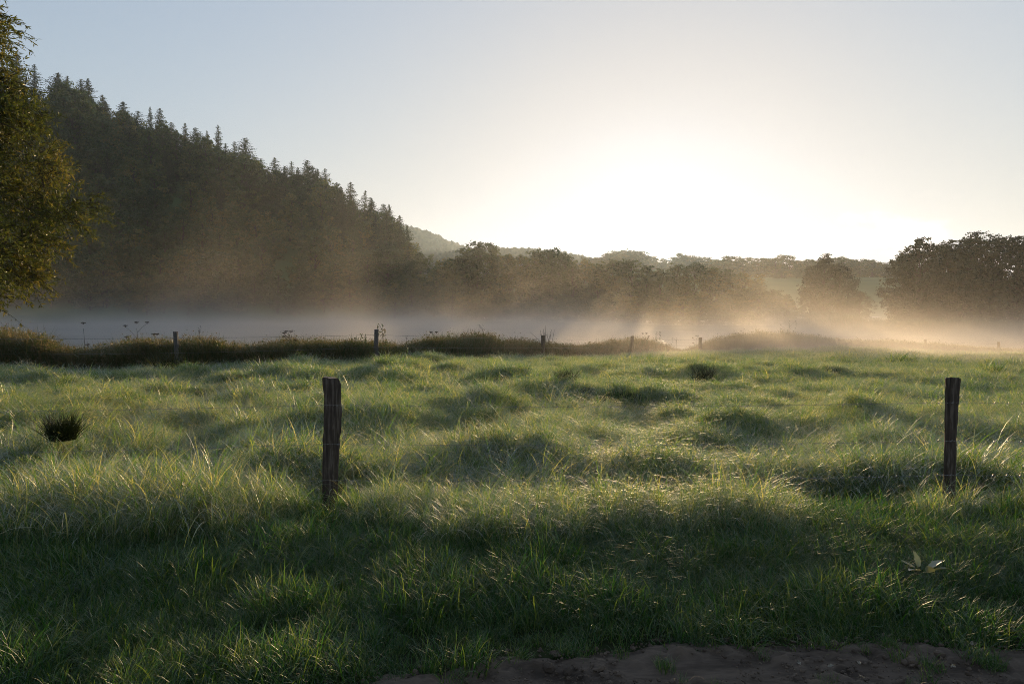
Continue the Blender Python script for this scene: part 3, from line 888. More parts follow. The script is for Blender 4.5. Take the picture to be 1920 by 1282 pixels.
def scatter(name, protos, pos, rot, scl, var, mat):
    """one stuff object: placement points plus the clump shapes, instanced by geometry nodes"""
    V, Q, T, TI, VA = [], [], [], [], []
    n = 0
    for k, (v, q, t, ti) in enumerate(protos):
        V.append(v); Q.append(q + n); T.append(t + n); TI.append(ti); VA.append(np.full(len(v), k))
        n += len(v)
    V.append(pos); TI.append(np.zeros(len(pos))); VA.append(np.full(len(pos), -1))
    me = mesh_np(name, np.concatenate(V), np.concatenate(Q), np.concatenate(T), mat, np.concatenate(TI))
    tot = len(me.vertices)
    a = me.attributes.new('shape', 'INT', 'POINT'); a.data.foreach_set('value', np.concatenate(VA).astype(np.int32))
    for nm, arr in (('rot', rot), ('scl', scl)):
        full = np.zeros((tot, 3), np.float32); full[n:] = arr
        a = me.attributes.new(nm, 'FLOAT_VECTOR', 'POINT'); a.data.foreach_set('vector', full.ravel())
    full = np.zeros(tot, np.int32); full[n:] = var
    a = me.attributes.new('pick', 'INT', 'POINT'); a.data.foreach_set('value', full)
    o = link(name, me)
    kind(o, 'stuff')
    ng = bpy.data.node_groups.new(name + '_scatter', 'GeometryNodeTree')
    ng.interface.new_socket('Geometry', in_out='INPUT', socket_type='NodeSocketGeometry')
    ng.interface.new_socket('Geometry', in_out='OUTPUT', socket_type='NodeSocketGeometry')
    N, L = ng.nodes, ng.links
    gi, go = N.new('NodeGroupInput'), N.new('NodeGroupOutput')
    def attr(nm, ty):
        x = N.new('GeometryNodeInputNamedAttribute'); x.data_type = ty; x.inputs['Name'].default_value = nm
        return x.outputs['Attribute']
    shape = attr('shape', 'INT')
    def sep(val):
        s = N.new('GeometryNodeSeparateGeometry'); s.domain = 'POINT'
        c = N.new('FunctionNodeCompare'); c.data_type = 'INT'; c.operation = 'EQUAL'
        L.new(shape, c.inputs[2]); c.inputs[3].default_value = val
        L.new(gi.outputs[0], s.inputs[0]); L.new(c.outputs[0], s.inputs['Selection'])
        return s.outputs['Selection']
    join = N.new('GeometryNodeJoinGeometry')
    for k in reversed(range(len(protos))):
        g2 = N.new('GeometryNodeGeometryToInstance')
        L.new(sep(k), g2.inputs[0]); L.new(g2.outputs[0], join.inputs[0])
    iop = N.new('GeometryNodeInstanceOnPoints')
    iop.inputs['Pick Instance'].default_value = True
    L.new(sep(-1), iop.inputs['Points'])
    L.new(join.outputs[0], iop.inputs['Instance'])
    L.new(attr('pick', 'INT'), iop.inputs['Instance Index'])
    e2r = N.new('FunctionNodeEulerToRotation')
    L.new(attr('rot', 'FLOAT_VECTOR'), e2r.inputs[0])
    L.new(e2r.outputs[0], iop.inputs['Rotation'])
    L.new(attr('scl', 'FLOAT_VECTOR'), iop.inputs['Scale'])
    L.new(iop.outputs[0], go.inputs[0])
    md = o.modifiers.new('scatter', 'NODES')
    md.node_group = ng
    return o

def wind(x, y):
    """direction the matted grass lies in, as an angle"""
    return 2.2 + 4.5 * (vnoise(x, y, 2.4, 31) - .5) * 2 + 2.0 * (vnoise(x, y, 0.9, 32) - .5) * 2

def spread(n, y0, y1, hw=0.86, pad=1.2, power=1.0):
    """random points in the wedge the camera sees, between two distances, even per area"""
    y = np.sqrt(y0 * y0 + (y1 * y1 - y0 * y0) * rng.random(n))
    x = (rng.random(n) * 2 - 1) * (hw * y + pad)
    return x, y

def scl3(n, lo, hi, f=1.0):
    s = rng.uniform(lo, hi, n) * f
    return np.column_stack([s * rng.uniform(.85, 1.15, n), s * rng.uniform(.85, 1.15, n), s * rng.uniform(.85, 1.15, n)])

# meadow, three bands of distance
P_near = [clump(72, .15, .50, .28, 3.4, .0058, 9, 400 + k, .25, .5, straw=.06, heads=.25, bend=1.5) for k in range(5)] + [clump(48, .11, .52, .22, 3.0, .0070, 9, 410 + k, .1, .45, straw=.07, heads=.1, bend=1.8) for k in range(2)]
n = 15000
x, y = spread(n, 5.7, 14.5, pad=1.5)
z = ground_z(x, y)
lum = .5 * vnoise(x, y, 1.5, 40) + .5 * vnoise(x, y, .75, 42)
edge_y = 6.75 + .55 * vnoise(x, y, .9, 41)
keep = y > edge_y
x, y, z, lum = x[keep], y[keep], z[keep], lum[keep]; n = len(x)
rot = np.column_stack([rng.normal(0, .15, n), rng.normal(0, .15, n), wind(x, y) + rng.normal(0, .55, n)])
s = scl3(n, .75, 1.2) * (0.38 + 1.05 * lum + .30 * np.exp(-((y - 7.2) / .5) ** 2))[:, None]
scatter('meadow_grass', P_near, np.column_stack([x, y, z]), rot, s, rng.integers(0, 7, n), M['grass'])

P_mid = [clump(90, .27, .46, .28, 3.2, .0090, 7, 430 + k, .25, .45, straw=.06, heads=.22, bend=1.5) for k in range(5)]
n = 17000
x, y = spread(n, 13.8, 30, pad=2)
u = x / y
keep = (y < Yfence(u) - .2)
x, y = x[keep], y[keep]; n = len(x)
z = ground_z(x, y)
rot = np.column_stack([rng.normal(0, .12, n), rng.normal(0, .12, n), wind(x, y) + rng.normal(0, .5, n)])
s = scl3(n, .75, 1.2) * (0.5 + .45 * vnoise(x, y, 1.9, 40) + .45 * vnoise(x, y, .95, 42))[:, None]
scatter('meadow_grass', P_mid, np.column_stack([x, y, z]), rot, s, rng.integers(0, 5, n), M['grass'])

P_far = [clump(120, .46, .42, .3, 3.0, .013, 6, 450 + k, .25, .45, straw=.06, heads=.15, bend=1.5) for k in range(4)]
n = 17000
x, y = spread(n, 29, 60, pad=3)
u = x / y
keep = (y < Yfence(u) - .2)
x, y = x[keep], y[keep]; n = len(x)
z = ground_z(x, y)
rot = np.column_stack([rng.normal(0, .1, n), rng.normal(0, .1, n), wind(x, y) + rng.normal(0, .5, n)])
s = scl3(n, .75, 1.2) * (0.6 + .6 * vnoise(x, y, 2.4, 40))[:, None]
scatter('meadow_grass', P_far, np.column_stack([x, y, z]), rot, s, rng.integers(0, 4, n), M['grass'])

# tall arching grass under the near fence
P_tall = [clump(48, .12, .88, .20, 3.4, .0082, 11, 470 + k, .08, .5, straw=.05, bend=1.9) for k in range(5)] + [clump(50, .10, .78, .16, 3.0, .0045, 11, 480, .05, .5, straw=.10, heads=.5, bend=2.0), clump(9, .06, 1.25, .24, 3.0, .0095, 13, 481, .0, .4, tint=(.4, 1), straw=.1, bend=1.5)]
n = 2300
x = rng.uniform(-7, 8.5, n); y = 5.0 + 1.15 * rng.random(n) + .35 * (vnoise(x, x * 0, 1.3, 44) - .5)
thin = vnoise(x, y, .9, 45)
keep = (thin > .26) & (vnoise(x, y, .36, 55) > .22)
x, y, thin = x[keep], y[keep], thin[keep]; n = len(x)
z = ground_z(x, y)
hh = np.interp(x, [-7, -3.5, -2.5, -1, .4, 1.2, 2.2, 4.2, 6], [.74, .72, .66, .56, .46, .42, .48, .56, .60])
rot = np.column_stack([rng.normal(0, .12, n), rng.normal(0, .12, n), rng.uniform(0, 6.28, n)])
s = scl3(n, .7, 1.1) * (hh * (.55 + .75 * thin))[:, None]
scatter('tall_grass', P_tall, np.column_stack([x, y, z]), rot, s, np.where(rng.random(n) < .16, 6, rng.integers(0, 6, n)), M['grass'])

# flopped medium grass between the tall band and the verge
P_flop = [clump(52, .12, .50, .45, 3.2, .0062, 9, 490 + k, .25, .5, bend=1.3, straw=.05) for k in range(5)]
n = 2100
x = rng.uniform(-6.5, 7.5, n); y = 4.25 + 1.15 * rng.random(n)
z = ground_z(x, y)
rot = np.column_stack([rng.normal(0, .15, n), rng.normal(0, .15, n), wind(x, y) + rng.normal(0, .6, n)])
s = scl3(n, .6, 1.1) * (.30 + .9 * vnoise(x, y, .55, 46))[:, None] * np.interp(y, [4.2, 5.3], [.5, .85])[:, None]
scatter('flopped_grass', P_flop, np.column_stack([x, y, z]), rot, s, rng.integers(0, 5, n), M['turf'])

# short verge turf and tufts on the track
P_turf = [clump(54, .10, .16, .5, 1.7, .0052, 5, 510 + k, .3, .5, straw=.06) for k in range(5)]
n = 8000
x = rng.uniform(-6, 7, n); y = rng.uniform(2.5, 5.1, n)
e = track_edge(x)
g = (y - e) + .22 * (vnoise(x, y, .25, 47) - .5)
keep = (g > .02) | ((g > -.14) & (vnoise(x, y, .10, 48) > .58)) | ((g > -.30) & (vnoise(x, y, .13, 58) > .80)) | ((g > -.6) & (vnoise(x, y, .22, 49) > .88))
x, y, g = x[keep], y[keep], g[keep]; n = len(x)
z = ground_z(x, y) + np.where(g < 0, .02, 0)
rot = np.column_stack([rng.normal(0, .15, n), rng.normal(0, .15, n), wind(x * 2, y * 2) + rng.normal(0, .8, n)])
s = scl3(n, .6, 1.2) * (.45 + 1.0 * vnoise(x, y, .38, 50))[:, None] * np.interp(g, [-.3, .15], [.40, 1.0])[:, None]
scatter('verge_grass', P_turf, np.column_stack([x, y, z]), rot, s, rng.integers(0, 5, n), M['turf'])

# crumbs of soil, small stones and bits of straw on the track
def crumb(seed, flat=.7):
    r = np.random.default_rng(seed)
    th = np.linspace(0, 2 * np.pi, 6, endpoint=False)
    v = [[0, 0, -.5 * flat]]
    for zz, rr in ((-.25, .42), (.12, .5), (.36, .3)):
        v += [[rr * math.cos(t) * r.uniform(.7, 1.2), rr * math.sin(t) * r.uniform(.7, 1.2), zz * flat * r.uniform(.8, 1.2)] for t in th]
    v += [[0, 0, .45 * flat]]
    q = [[1 + 6 * m + k, 1 + 6 * m + (k + 1) % 6, 7 + 6 * m + (k + 1) % 6, 7 + 6 * m + k] for m in range(2) for k in range(6)]
    t = [[0, 1 + (k + 1) % 6, 1 + k] for k in range(6)] + [[19, 13 + k, 13 + (k + 1) % 6] for k in range(6)]
    return np.array(v), np.array(q), np.array(t), np.full(20, .5)
n = 11000
x = rng.uniform(-4.5, 5, n); y = track_edge(x) - rng.uniform(-.05, .75, n)
keep = vnoise(x, y, .3, 61) > .22
x, y = x[keep], y[keep]; n = len(x)
sz = np.exp(rng.normal(-4.8, .65, n))
scatter('soil_crumbs', [crumb(600 + k, .6 + .1 * k) for k in range(4)], np.column_stack([x, y, np.full(n, .026)]), np.column_stack([rng.normal(0, .4, n), rng.normal(0, .4, n), rng.uniform(0, 6.28, n)]),
        np.column_stack([sz * rng.uniform(.8, 1.5, n), sz, sz]), rng.integers(0, 4, n), M['dirt'])

# sparse low grass in the shaded gap just behind the near fence
n = 2600
x = rng.uniform(-8, 9, n); y = rng.uniform(4.9, 7.4, n)
scatter('gap_grass', P_turf, np.column_stack([x, y, ground_z(x, y)]), np.column_stack([rng.normal(0, .15, n), rng.normal(0, .15, n), rng.uniform(0, 6.28, n)]),
        scl3(n, .8, 1.5), rng.integers(0, 5, n), M['turf'])

# rank weeds and reeds along the pond bank, behind the far fence
H_PX = [-300, 0, 60, 110, 150, 190, 230, 300, 330, 390, 430, 480, 520, 640, 700, 760, 800, 850, 905, 950, 1020, 1100, 1160, 1210, 1240, 1262, 1290, 1310, 1350, 1420, 1470, 1530, 1600, 1680, 1750, 1820, 1920, 2300]
H_TOP = [628, 632, 640, 655, 663, 658, 650, 643, 645, 645, 655, 656, 645, 646, 646, 652, 642, 639, 634, 642, 648, 650, 640, 638, 646, 656, 657, 648, 636, 626, 628, 634, 640, 641, 645, 652, 656, 656]
P_bank = [clump(70, .30, 1.0, .22, .8, .020, 5, 530 + k, .15, .45, straw=.12) for k in range(5)] + [clump(60, .25, 1.0, .35, 1.3, .022, 5, 540 + k, .3, .4, straw=.2) for k in range(2)]
def weed(seed, nst=7):
    r = np.random.default_rng(seed)
    mb = MB()
    for _ in range(nst):
        b = np.array([r.normal(0, .14), r.normal(0, .14), 0]); e = b + np.array([r.normal(0, .16), r.normal(0, .16), r.uniform(.55, 1.15)])
        sft = np.linspace(0, 1, 5)[:, None]
        pts = b + (e - b) * sft + np.array([r.normal(0, .05), r.normal(0, .05), 0]) * (sft * (1 - sft) * 4)
        mb.tube(pts, np.linspace(.007, .003, 5), 3, False, .8)
        nl = r.integers(14, 26)
        f = r.random(nl) ** .8
        c = np.column_stack([np.interp(f, sft[:, 0], pts[:, k]) for k in range(3)]) + r.normal(0, .05, (nl, 3)) * [1, 1, .3]
        v, q, t = leaf_quads(c, .085, r, np.array([0, 0, .6]), np.clip(r.normal(.45 if r.random() < .7 else .85, .2, nl), 0, 1), .45)
        mb.add(v, q, None, t)
        if r.random() < .5:
            v, q, t = leaf_quads(e + r.normal(0, .03, (10, 3)) * [1, 1, 2], .04, r, None, np.full(10, .95))
            mb.add(v, q, None, t)
    return np.concatenate(mb.v), np.concatenate(mb.q), np.zeros((0, 3), int), np.concatenate(mb.c)
P_bank += [weed(550 + k) for k in range(5)]
n = 7500
px = rng.uniform(-250, 2150, n); u = px2u(px)
y = Yfence(u) + .25 + 3.2 * rng.random(n) ** 1.2
x = u * y
z = ground_z(x, y)
top = np.interp(px, H_PX, H_TOP)
zt = EYE - (top - 586) / 1280 * y
h = np.clip(zt - z, .25, 2.6) * (.68 + .22 * vnoise(x, y, .9, 51) + .40 * vnoise(x, y, .35, 53))
rot = np.column_stack([rng.normal(0, .12, n), rng.normal(0, .12, n), rng.uniform(0, 6.28, n)])
s = np.column_stack([rng.uniform(.8, 1.3, n), rng.uniform(.8, 1.3, n), h])
scatter('bank_weeds', P_bank, np.column_stack([x, y, z]), rot, s, rng.integers(0, 12, n), M['bank'])

# reeds on the opposite right-hand bank
n = 1600
px = rng.uniform(1480, 2200, n); u = px2u(px)
y = Yshore(u) + rng.uniform(-1.5, 9, n); x = u * y
z = np.maximum(ground_z(x, y), WATER)
s = np.column_stack([rng.uniform(1.5, 2.5, n), rng.uniform(1.5, 2.5, n), rng.uniform(.7, 1.6, n) * (.6 + .8 * vnoise(x, y, 4, 52))])
rot = np.column_stack([rng.normal(0, .1, n), rng.normal(0, .1, n), rng.uniform(0, 6.28, n)])
scatter('bank_reeds', P_bank, np.column_stack([x, y, z]), rot, s, rng.integers(0, 7, n), M['bank'])

# ------------------------------------------------------------------ rush tussocks standing in the meadow
def tussock_mesh(seed, stiff):
    v, q, t, ti = clump(230, .20, .44, .55, .9 if stiff else 1.7, .008, 5, seed, .0, .4, straw=.08)
    mb = MB(); mb.add(v, q, t, ti)
    return mb.mesh('rush_tussock', M['rush'] if stiff else M['grass'])
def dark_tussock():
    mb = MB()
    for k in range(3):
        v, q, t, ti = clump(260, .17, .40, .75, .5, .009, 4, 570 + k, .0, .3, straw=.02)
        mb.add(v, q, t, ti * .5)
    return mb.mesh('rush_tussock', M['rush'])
TM = [tussock_mesh(560, True), tussock_mesh(561, False), tussock_mesh(562, True), dark_tussock()]
TS = [(118, 836, .72, 1.2, 3, 'very dark round rush tussock at the left, alone in the bright grass'), (312, 692, 1.3, 1.1, 2, 'rush tussock in front of the grey fence post at the left'),
      (722, 684, 1.0, 1.0, 1, 'low rush tussock just below the second far post'), (1060, 716, .9, 1, 0, 'small dark tussock in the middle of the meadow'),
      (1318, 713, 1.2, 1, 2, 'grassy tussock right of the meadow centre'), (1690, 680, 1.7, 1.0, 1, 'wide low tussock at the right below the hedge'),
      (1860, 699, 1.4, 1.2, 1, 'rounded tussock near the right edge of the meadow'), (1565, 700, .8, 1, 2, 'small tussock below the lone upright tree'),
      (1648, 724, .9, 1, 1, 'thin tussock left of the right gatepost top'), (1612, 690, .7, 1, 1, 'tiny tussock below the bushy tree')]
for px, base, s, hz, k, lab in TS:
    d = ray(px, base)
    # walk the view ray down to the meadow
    tt = 3.0
    while tt < 70 and EYE + d[2] * tt > float(ground_z(d[0] * tt, d[1] * tt)) + .15: tt += .05
    X_, Y_ = d[0] * tt, d[1] * tt
    f = 1 + .02 * Y_
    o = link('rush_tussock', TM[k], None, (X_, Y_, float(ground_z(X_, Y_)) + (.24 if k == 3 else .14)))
    o.scale = (s * f, s * f, s * hz * f * (.8 if px < 1500 else .55))
    o.rotation_euler = (0, 0, px)
    tag(o, lab, 'tussock', 'rush tussocks in the meadow')

# ------------------------------------------------------------------ near fence
def post_mesh(rows, seed, k=14, amp=.10):
    """rows: (z, cx, half width, cy, half depth)"""
    r = np.random.default_rng(seed)
    rows = np.array(rows, float)
    zz = np.linspace(rows[0, 0], rows[-1, 0], 26)
    c = [np.interp(zz, rows[:, 0], rows[:, m]) for m in range(1, 5)]
    th = np.linspace(0, 2 * np.pi, k, endpoint=False)
    ridge = 1 + amp * r.normal(size=k)
    v = []
    for m, z in enumerate(zz):
        rr = ridge * (1 + .035 * r.normal(size=k))
        v.append(np.column_stack([c[0][m] + c[1][m] * rr * np.cos(th), c[2][m] + c[3][m] * rr * np.sin(th), np.full(k, z)]))
    v[-1][:, 2] += .003 * r.normal(size=k) + .008 * np.cos(th + seed)
    inner = v[-1].copy(); inner[:, :2] = (inner[:, :2] - [c[0][-1], c[2][-1]]) * .88 + [c[0][-1], c[2][-1]]; inner[:, 2] += .008
    v.append(inner)
    V = np.concatenate(v)
    n = len(v)
    i, j = np.meshgrid(np.arange(n - 1), np.arange(k), indexing='ij')
    q = np.stack([i * k + j, i * k + (j + 1) % k, (i + 1) * k + (j + 1) % k, (i + 1) * k + j], -1).reshape(-1, 4)
    V = np.vstack([V, inner.mean(0) - [0, 0, .006]])
    t = [(len(V) - 1, (n - 1) * k + m, (n - 1) * k + (m + 1) % k) for m in range(k)]
    me = mesh_np('post', V, q, t, M['post'], smooth=False)
    me.materials.append(M['post_top'])
    for p in me.polygons[-k:]: p.material_index = 1
    return me

YF = 6.05
def wpx(px, py): return at(px, py, YF)
a = wpx(620, 960)
fence = link('wire_fence', None, None, (a[0], YF, 0))
tag(fence, 'near wire fence with dark wooden posts across the foreground grass', 'fence')
def near_post(samples, seed, dz=-.35):
    """samples: (py, left px, right px) from the photo"""
    rows = []
    for py, l_, r_ in samples:
        p, q_ = wpx(l_, py), wpx(r_, py)
        rows.append((p[2], (p[0] + q_[0]) / 2 - a[0], (q_[0] - p[0]) / 2, 0, (q_[0] - p[0]) / 2 * .95))
    z0 = rows[-1]
    rows.append((dz, z0[1], z0[2] * 1.02, 0, z0[4]))
    rows = rows[::-1]
    return link('post', post_mesh(rows, seed), fence)
near_post([(709, 606, 634), (718, 605.5, 636), (728, 608, 637), (745, 609, 637), (770, 609, 638), (790, 608, 637), (830, 607, 634), (880, 606, 632), (930, 606, 631), (965, 606, 631)], 3, -.3)
o = near_post([(710, 1773, 1797), (716, 1773, 1797), (740, 1773, 1795), (790, 1772, 1792), (840, 1771, 1790), (890, 1770, 1789), (950, 1768, 1788)], 8, -.3)
# post beyond the left edge carries the wires on
mb = link('post', post_mesh([(-.3, -5.4, .07, 0, .07), (.4, -5.42, .068, 0, .065), (1.12, -5.45, .07, 0, .065)], 12), fence)

def wire(zs, xs, name='wire', parent=None, sag=.02, beads=True, rad=.0011, yo=-.075, seed=0):
    r = np.random.default_rng(seed)
    mb, db = MB(), MB()
    for (xa, za), (xb, zb) in zip(zip(xs[:-1], zs[:-1]), zip(xs[1:], zs[1:])):
        t = np.linspace(0, 1, 28)
        px_ = xa + (xb - xa) * t
        pz = za + (zb - za) * t - sag * 4 * t * (1 - t) + r.normal(0, .0015, 28)
        mb.tube(np.column_stack([px_, np.full(28, yo), pz]), rad, 5, False)
        # twisted barbs every 12 cm
        for bx in np.arange(.06, 1, .12 / max(abs(xb - xa), .1)):
            zc = za + (zb - za) * bx - sag * 4 * bx * (1 - bx)
            xc = xa + (xb - xa) * bx
            for dd in ((.010, .006, .012), (-.010, .008, -.011)):
                mb.tube([[xc - dd[0], yo - dd[1], zc - dd[2]], [xc, yo, zc], [xc + dd[0], yo + dd[1], zc + dd[2]]], [.0008, .0022, .0008], 4, False)
        if beads:
            nb = int(abs(xb - xa) / .016)
            f = r.random(nb)
            sz = r.uniform(.0016, .0036, nb)
            ov = np.array([(1, 0, 0), (-1, 0, 0), (0, 1, 0), (0, -1, 0), (0, 0, 1), (0, 0, -1)], float)
            ot = np.array([(0, 2, 4), (2, 1, 4), (1, 3, 4), (3, 0, 4), (2, 0, 5), (1, 2, 5), (3, 1, 5), (0, 3, 5)])
            for g_, s_ in zip(f, sz):
                c = np.array([xa + (xb - xa) * g_, yo, za + (zb - za) * g_ - sag * 4 * g_ * (1 - g_) - .004])
                db.add(c + ov * s_, None, ot)
    w = link(name, mb.mesh('wire', M['wire']), parent)
    if beads: link('dew_drops', db.mesh('dew_drops', M['dew']), w)
    return w
px_l, px_r = wpx(620, 800)[0] - a[0], wpx(1783, 800)[0] - a[0]
for k, (yl, ym, yr) in enumerate([(770, 757, 752), (850, 829, 823), (914, 896, 886), (956, 942, 935)]):
    zs = [wpx(0, yl)[2], wpx(620, ym)[2], wpx(1783, yr)[2], wpx(1783, yr)[2] - .02]
    wire(zs, [-5.42, px_l, px_r, px_r + 5.5], parent=fence, sag=.025, seed=70 + k)
link('post', post_mesh([(-.3, px_r + 5.5, .07, 0, .07), (1.1, px_r + 5.48, .068, 0, .065)], 14), fence)

# ------------------------------------------------------------------ far fence along the pond bank
FP = [(-60, 622, 8), (330, 622, 9), (705, 618, 8), (1018, 629, 7), (1185, 630, 6), (1313, 633, 6), (1570, 633, 5), (1735, 637, 5), (1873, 641, 4)]
fx = link('wire_fence', None, None, (0, 27, -.1))
tag(fx, 'far wire fence with small posts along the weedy pond bank', 'fence')
pts = []
for k, (px, top, wd) in enumerate(FP):
    u = float(px2u(px)); Y = float(Yfence(u))
    p = at(px, top, Y)
    g = float(ground_z(p[0], Y, False))
    hw = wd / 1280 * Y / 2
    lean = random.uniform(-.03, .03)
    lx = p[0] - 0; ly = Y - 27
    me = post_mesh([(g - .3 + .1, lx + .02, hw * 1.05, ly, hw), ((g + p[2]) / 2 + .1, lx, hw, ly, hw), (p[2] + .1, lx + lean, hw, ly, hw)], 40 + k)
    me.materials[0] = M['post_grey'] if k in (1, 2) else M['post']
    link('post', me, fx)
    pts.append((lx, ly, g, p[2]))
for f in (.86, .52, .22):
    mb = MB()
    for (xa, ya, ga, ta), (xb, yb, gb, tb_) in zip(pts[:-1], pts[1:]):
        za, zb = ga + (ta - ga) * f + .1, gb + (tb_ - gb) * f + .1
        t = np.linspace(0, 1, 14)
        mb.tube(np.column_stack([xa + (xb - xa) * t, ya + (yb - ya) * t - .10, za + (zb - za) * t - .10 * t * (1 - t)]), .0045, 4, False)
    link('wire', mb.mesh('wire', M['wire']), fx)

# ------------------------------------------------------------------ dried flower stalks and twigs on the bank
def umbel_plant(px, base_off, top, Y, nh, spreadx, seed, lab, heads=True, leafy=False):
    r = np.random.default_rng(seed)
    p = at(px, top, Y)
    g = float(ground_z(p[0], Y))
    root = link('dried_hogweed' if heads else 'dead_stalk', None, None, (p[0], Y, g))
    tag(root, lab, 'weed', 'dried plants on the pond bank')
    H = p[2] - g
    sb = MB()
    s = np.linspace(0, 1, 7)
    sb.tube(np.column_stack([.04 * np.sin(s * 3), 0 * s, H * s * .9]), np.linspace(.012, .006, 7), 5)
    tips = []
    for k in range(nh):
        f = .45 + .45 * k / max(nh - 1, 1)
        th = r.uniform(0, 6.28)
        e = np.array([spreadx * (1.15 - f * .5) * r.uniform(.5, 1) * math.copysign(1, math.cos(th)), .2 * math.sin(th), H * min(1, f + r.uniform(.08, .22))])
        st = np.array([.04 * math.sin(f * .9 * 3), 0, H * f * .9])
        sb.tube([st, (st + e) / 2 + [0, 0, .03], e], [.007, .005, .004], 4)
        tips.append(e)
    tips.append(np.array([.01, 0, H]))
    link('stem', sb.mesh('stem', M['dry']), root)
    for e in tips:
        hb = MB()
        if heads:
            for q_ in range(16):
                th = q_ * 2.4; rr = .09 * math.sqrt(q_ / 16)
                c = e + np.array([rr * math.cos(th), rr * math.sin(th), .05 - 1.5 * rr * rr])
                hb.tube([e - [0, 0, .03], c], [.002, .003], 3, False)
                v, q2, t2 = leaf_quads(c[None] + r.normal(0, .008, (5, 3)), .034, r)
                hb.add(v, q2, None, t2)
            link('seed_head', hb.mesh('seed_head', M['dry']), root)
        else:
            n_ = 34
            f = r.random(n_)
            c = np.column_stack([r.normal(0, .03, n_), r.normal(0, .03, n_), -.38 * H * f]) + e
            v, q2, t2 = leaf_quads(c, .07 if leafy else .035, r)
            hb.add(v, q2, None, t2)
            link('leaves' if leafy else 'seed_head', hb.mesh('seed_head', M['bank' if leafy else 'dry']), root)
umbel_plant(256, 0, 606, 28.3, 4, .55, 80, 'branching dried hogweed left of the grey fence post')
umbel_plant(294, 0, 628, 28.0, 3, .35, 81, 'drooping dried hogweed just left of the grey fence post')
umbel_plant(156, 0, 607, 28.0, 1, .20, 82, 'single pale flower stalk at the left above the hedge gap')
umbel_plant(545, 0, 623, 28.6, 6, .40, 83, 'round topped dried hogweed between the first two far posts')
umbel_plant(716, 0, 606, 29.6, 3, .30, 84, 'leafy upright stalk just right of the second far post', False, True)
umbel_plant(685, 0, 625, 29.6, 2, .25, 85, 'short leafy stalk just left of the second far post', False, True)
umbel_plant(762, 0, 627, 31.0, 0, .1, 86, 'dark bare seed stalk right of the second far post', False)
umbel_plant(905, 0, 608, 35.5, 3, .35, 87, 'tall seed stalks rising over the highest hedge mound', False)
umbel_plant(818, 0, 624, 33, 2, .4, 88, 'low dried hogweed on the left of the hedge mound')
umbel_plant(1205, 0, 626, 48.5, 4, .6, 89, 'dried hogweed just right of the fourth far post')
umbel_plant(1237, 0, 621, 52, 3, .45, 90, 'leafy stalk at the left side of the bright water gap', False, True)
umbel_plant(1268, 0, 633, 55, 2, .4, 91, 'thin stalks standing in the bright water gap', False)
umbel_plant(1305, 0, 630, 55, 3, .5, 92, 'dried hogweed beside the post right of the water gap')
umbel_plant(372, 0, 610, 28.2, 3, .22, 93, 'cluster of upright seed stalks right of the grey fence post', False)
umbel_plant(1480, 0, 600, 60, 4, 1.1, 94, 'sprawling leafy shoot on top of the highest right hedge', False, True)

# bare twigs behind the third far post
def twigs():
    r = np.random.default_rng(95)
    p = at(1022, 609, 40.5); g = float(ground_z(p[0], 40.5))
    mb = MB(); H = p[2] - g
    for k in range(9):
        th = r.uniform(-.42, .42)
        L = H * r.uniform(.75, 1.0)
        e = np.array([L * math.sin(th) * .8, r.normal(0, .2), L * math.cos(th)])
        mb.tube([[0, 0, 0], e * .5 + [r.normal(0, .05), 0, 0], e], [.014, .010, .005], 4)
        e2 = e * .75 + np.array([r.normal(0, .25), 0, H * .15])
        mb.tube([e * .55, e2], [.008, .004], 4)
    o = link('bare_bush', mb.mesh('bare_bush', M['dry']), None, (p[0], 40.5, g))
    tag(o, 'bare fan of twigs behind the third far post', 'bush')
twigs()

# ------------------------------------------------------------------ dock plant and fallen leaves
def leaf_shape(L, W, curl, r, mat, n=9):
    s = np.linspace(0, 1, n)
    w = W * np.sin(np.pi * s ** .8) ** .8 * .5
    z = curl * np.sin(s * 2.4) * L * .3
    rows = []
    for c in (-1, -.5, 0, .5, 1):
        rows.append(np.column_stack([L * s, c * w + r.normal(0, .002, n), z + abs(c) * w * .35 + r.normal(0, .002, n)]))
    v = np.concatenate(rows)
    i, j = np.meshgrid(np.arange(4), np.arange(n - 1), indexing='ij')
    q = np.stack([i * n + j, i * n + j + 1, (i + 1) * n + j + 1, (i + 1) * n + j], -1).reshape(-1, 4)
    return mesh_np('leaf', v, q, None, mat, np.full(len(v), r.random()), True)
r = np.random.default_rng(96)
dp = at(1732, 1048, 4.3)
dock = link('dock_plant', None, None, (dp[0], 4.3, float(ground_z(dp[0], 4.3))))
tag(dock, 'dock plant with broad pale wet leaves in the verge grass at right', 'plant')
for k, (az, el, L, W) in enumerate([(.3, .25, .14, .06), (1.7, 1.0, .11, .05), (2.6, .5, .10, .05), (-.5, .1, .13, .06), (3.6, .2, .11, .06), (4.6, .5, .10, .05)]):
    o = link('leaf', leaf_shape(L, W, r.uniform(-.3, .5), r, M['dock']), dock)
    o.rotation_euler = (r.normal(0, .3), -el, az)
    o.location = (.04 * math.cos(az), .04 * math.sin(az), .13)
FL = [(1612, 1268, 'pale fallen leaf lying highest on edge, nearest the bottom of the track'), (1552, 1252, 'long narrow fallen leaf on the track left of the others'), (1665, 1222, 'pale fallen leaf at the grass edge of the track'),
      (1790, 1250, 'round pale fallen leaf on the track at the right'), (1822, 1212, 'fallen leaf in the short grass beside the track, furthest right'), (1610, 1241, 'thin fallen leaf lying flat in the middle of the track'), (1502, 1248, 'small dull fallen leaf, leftmost on the track')]
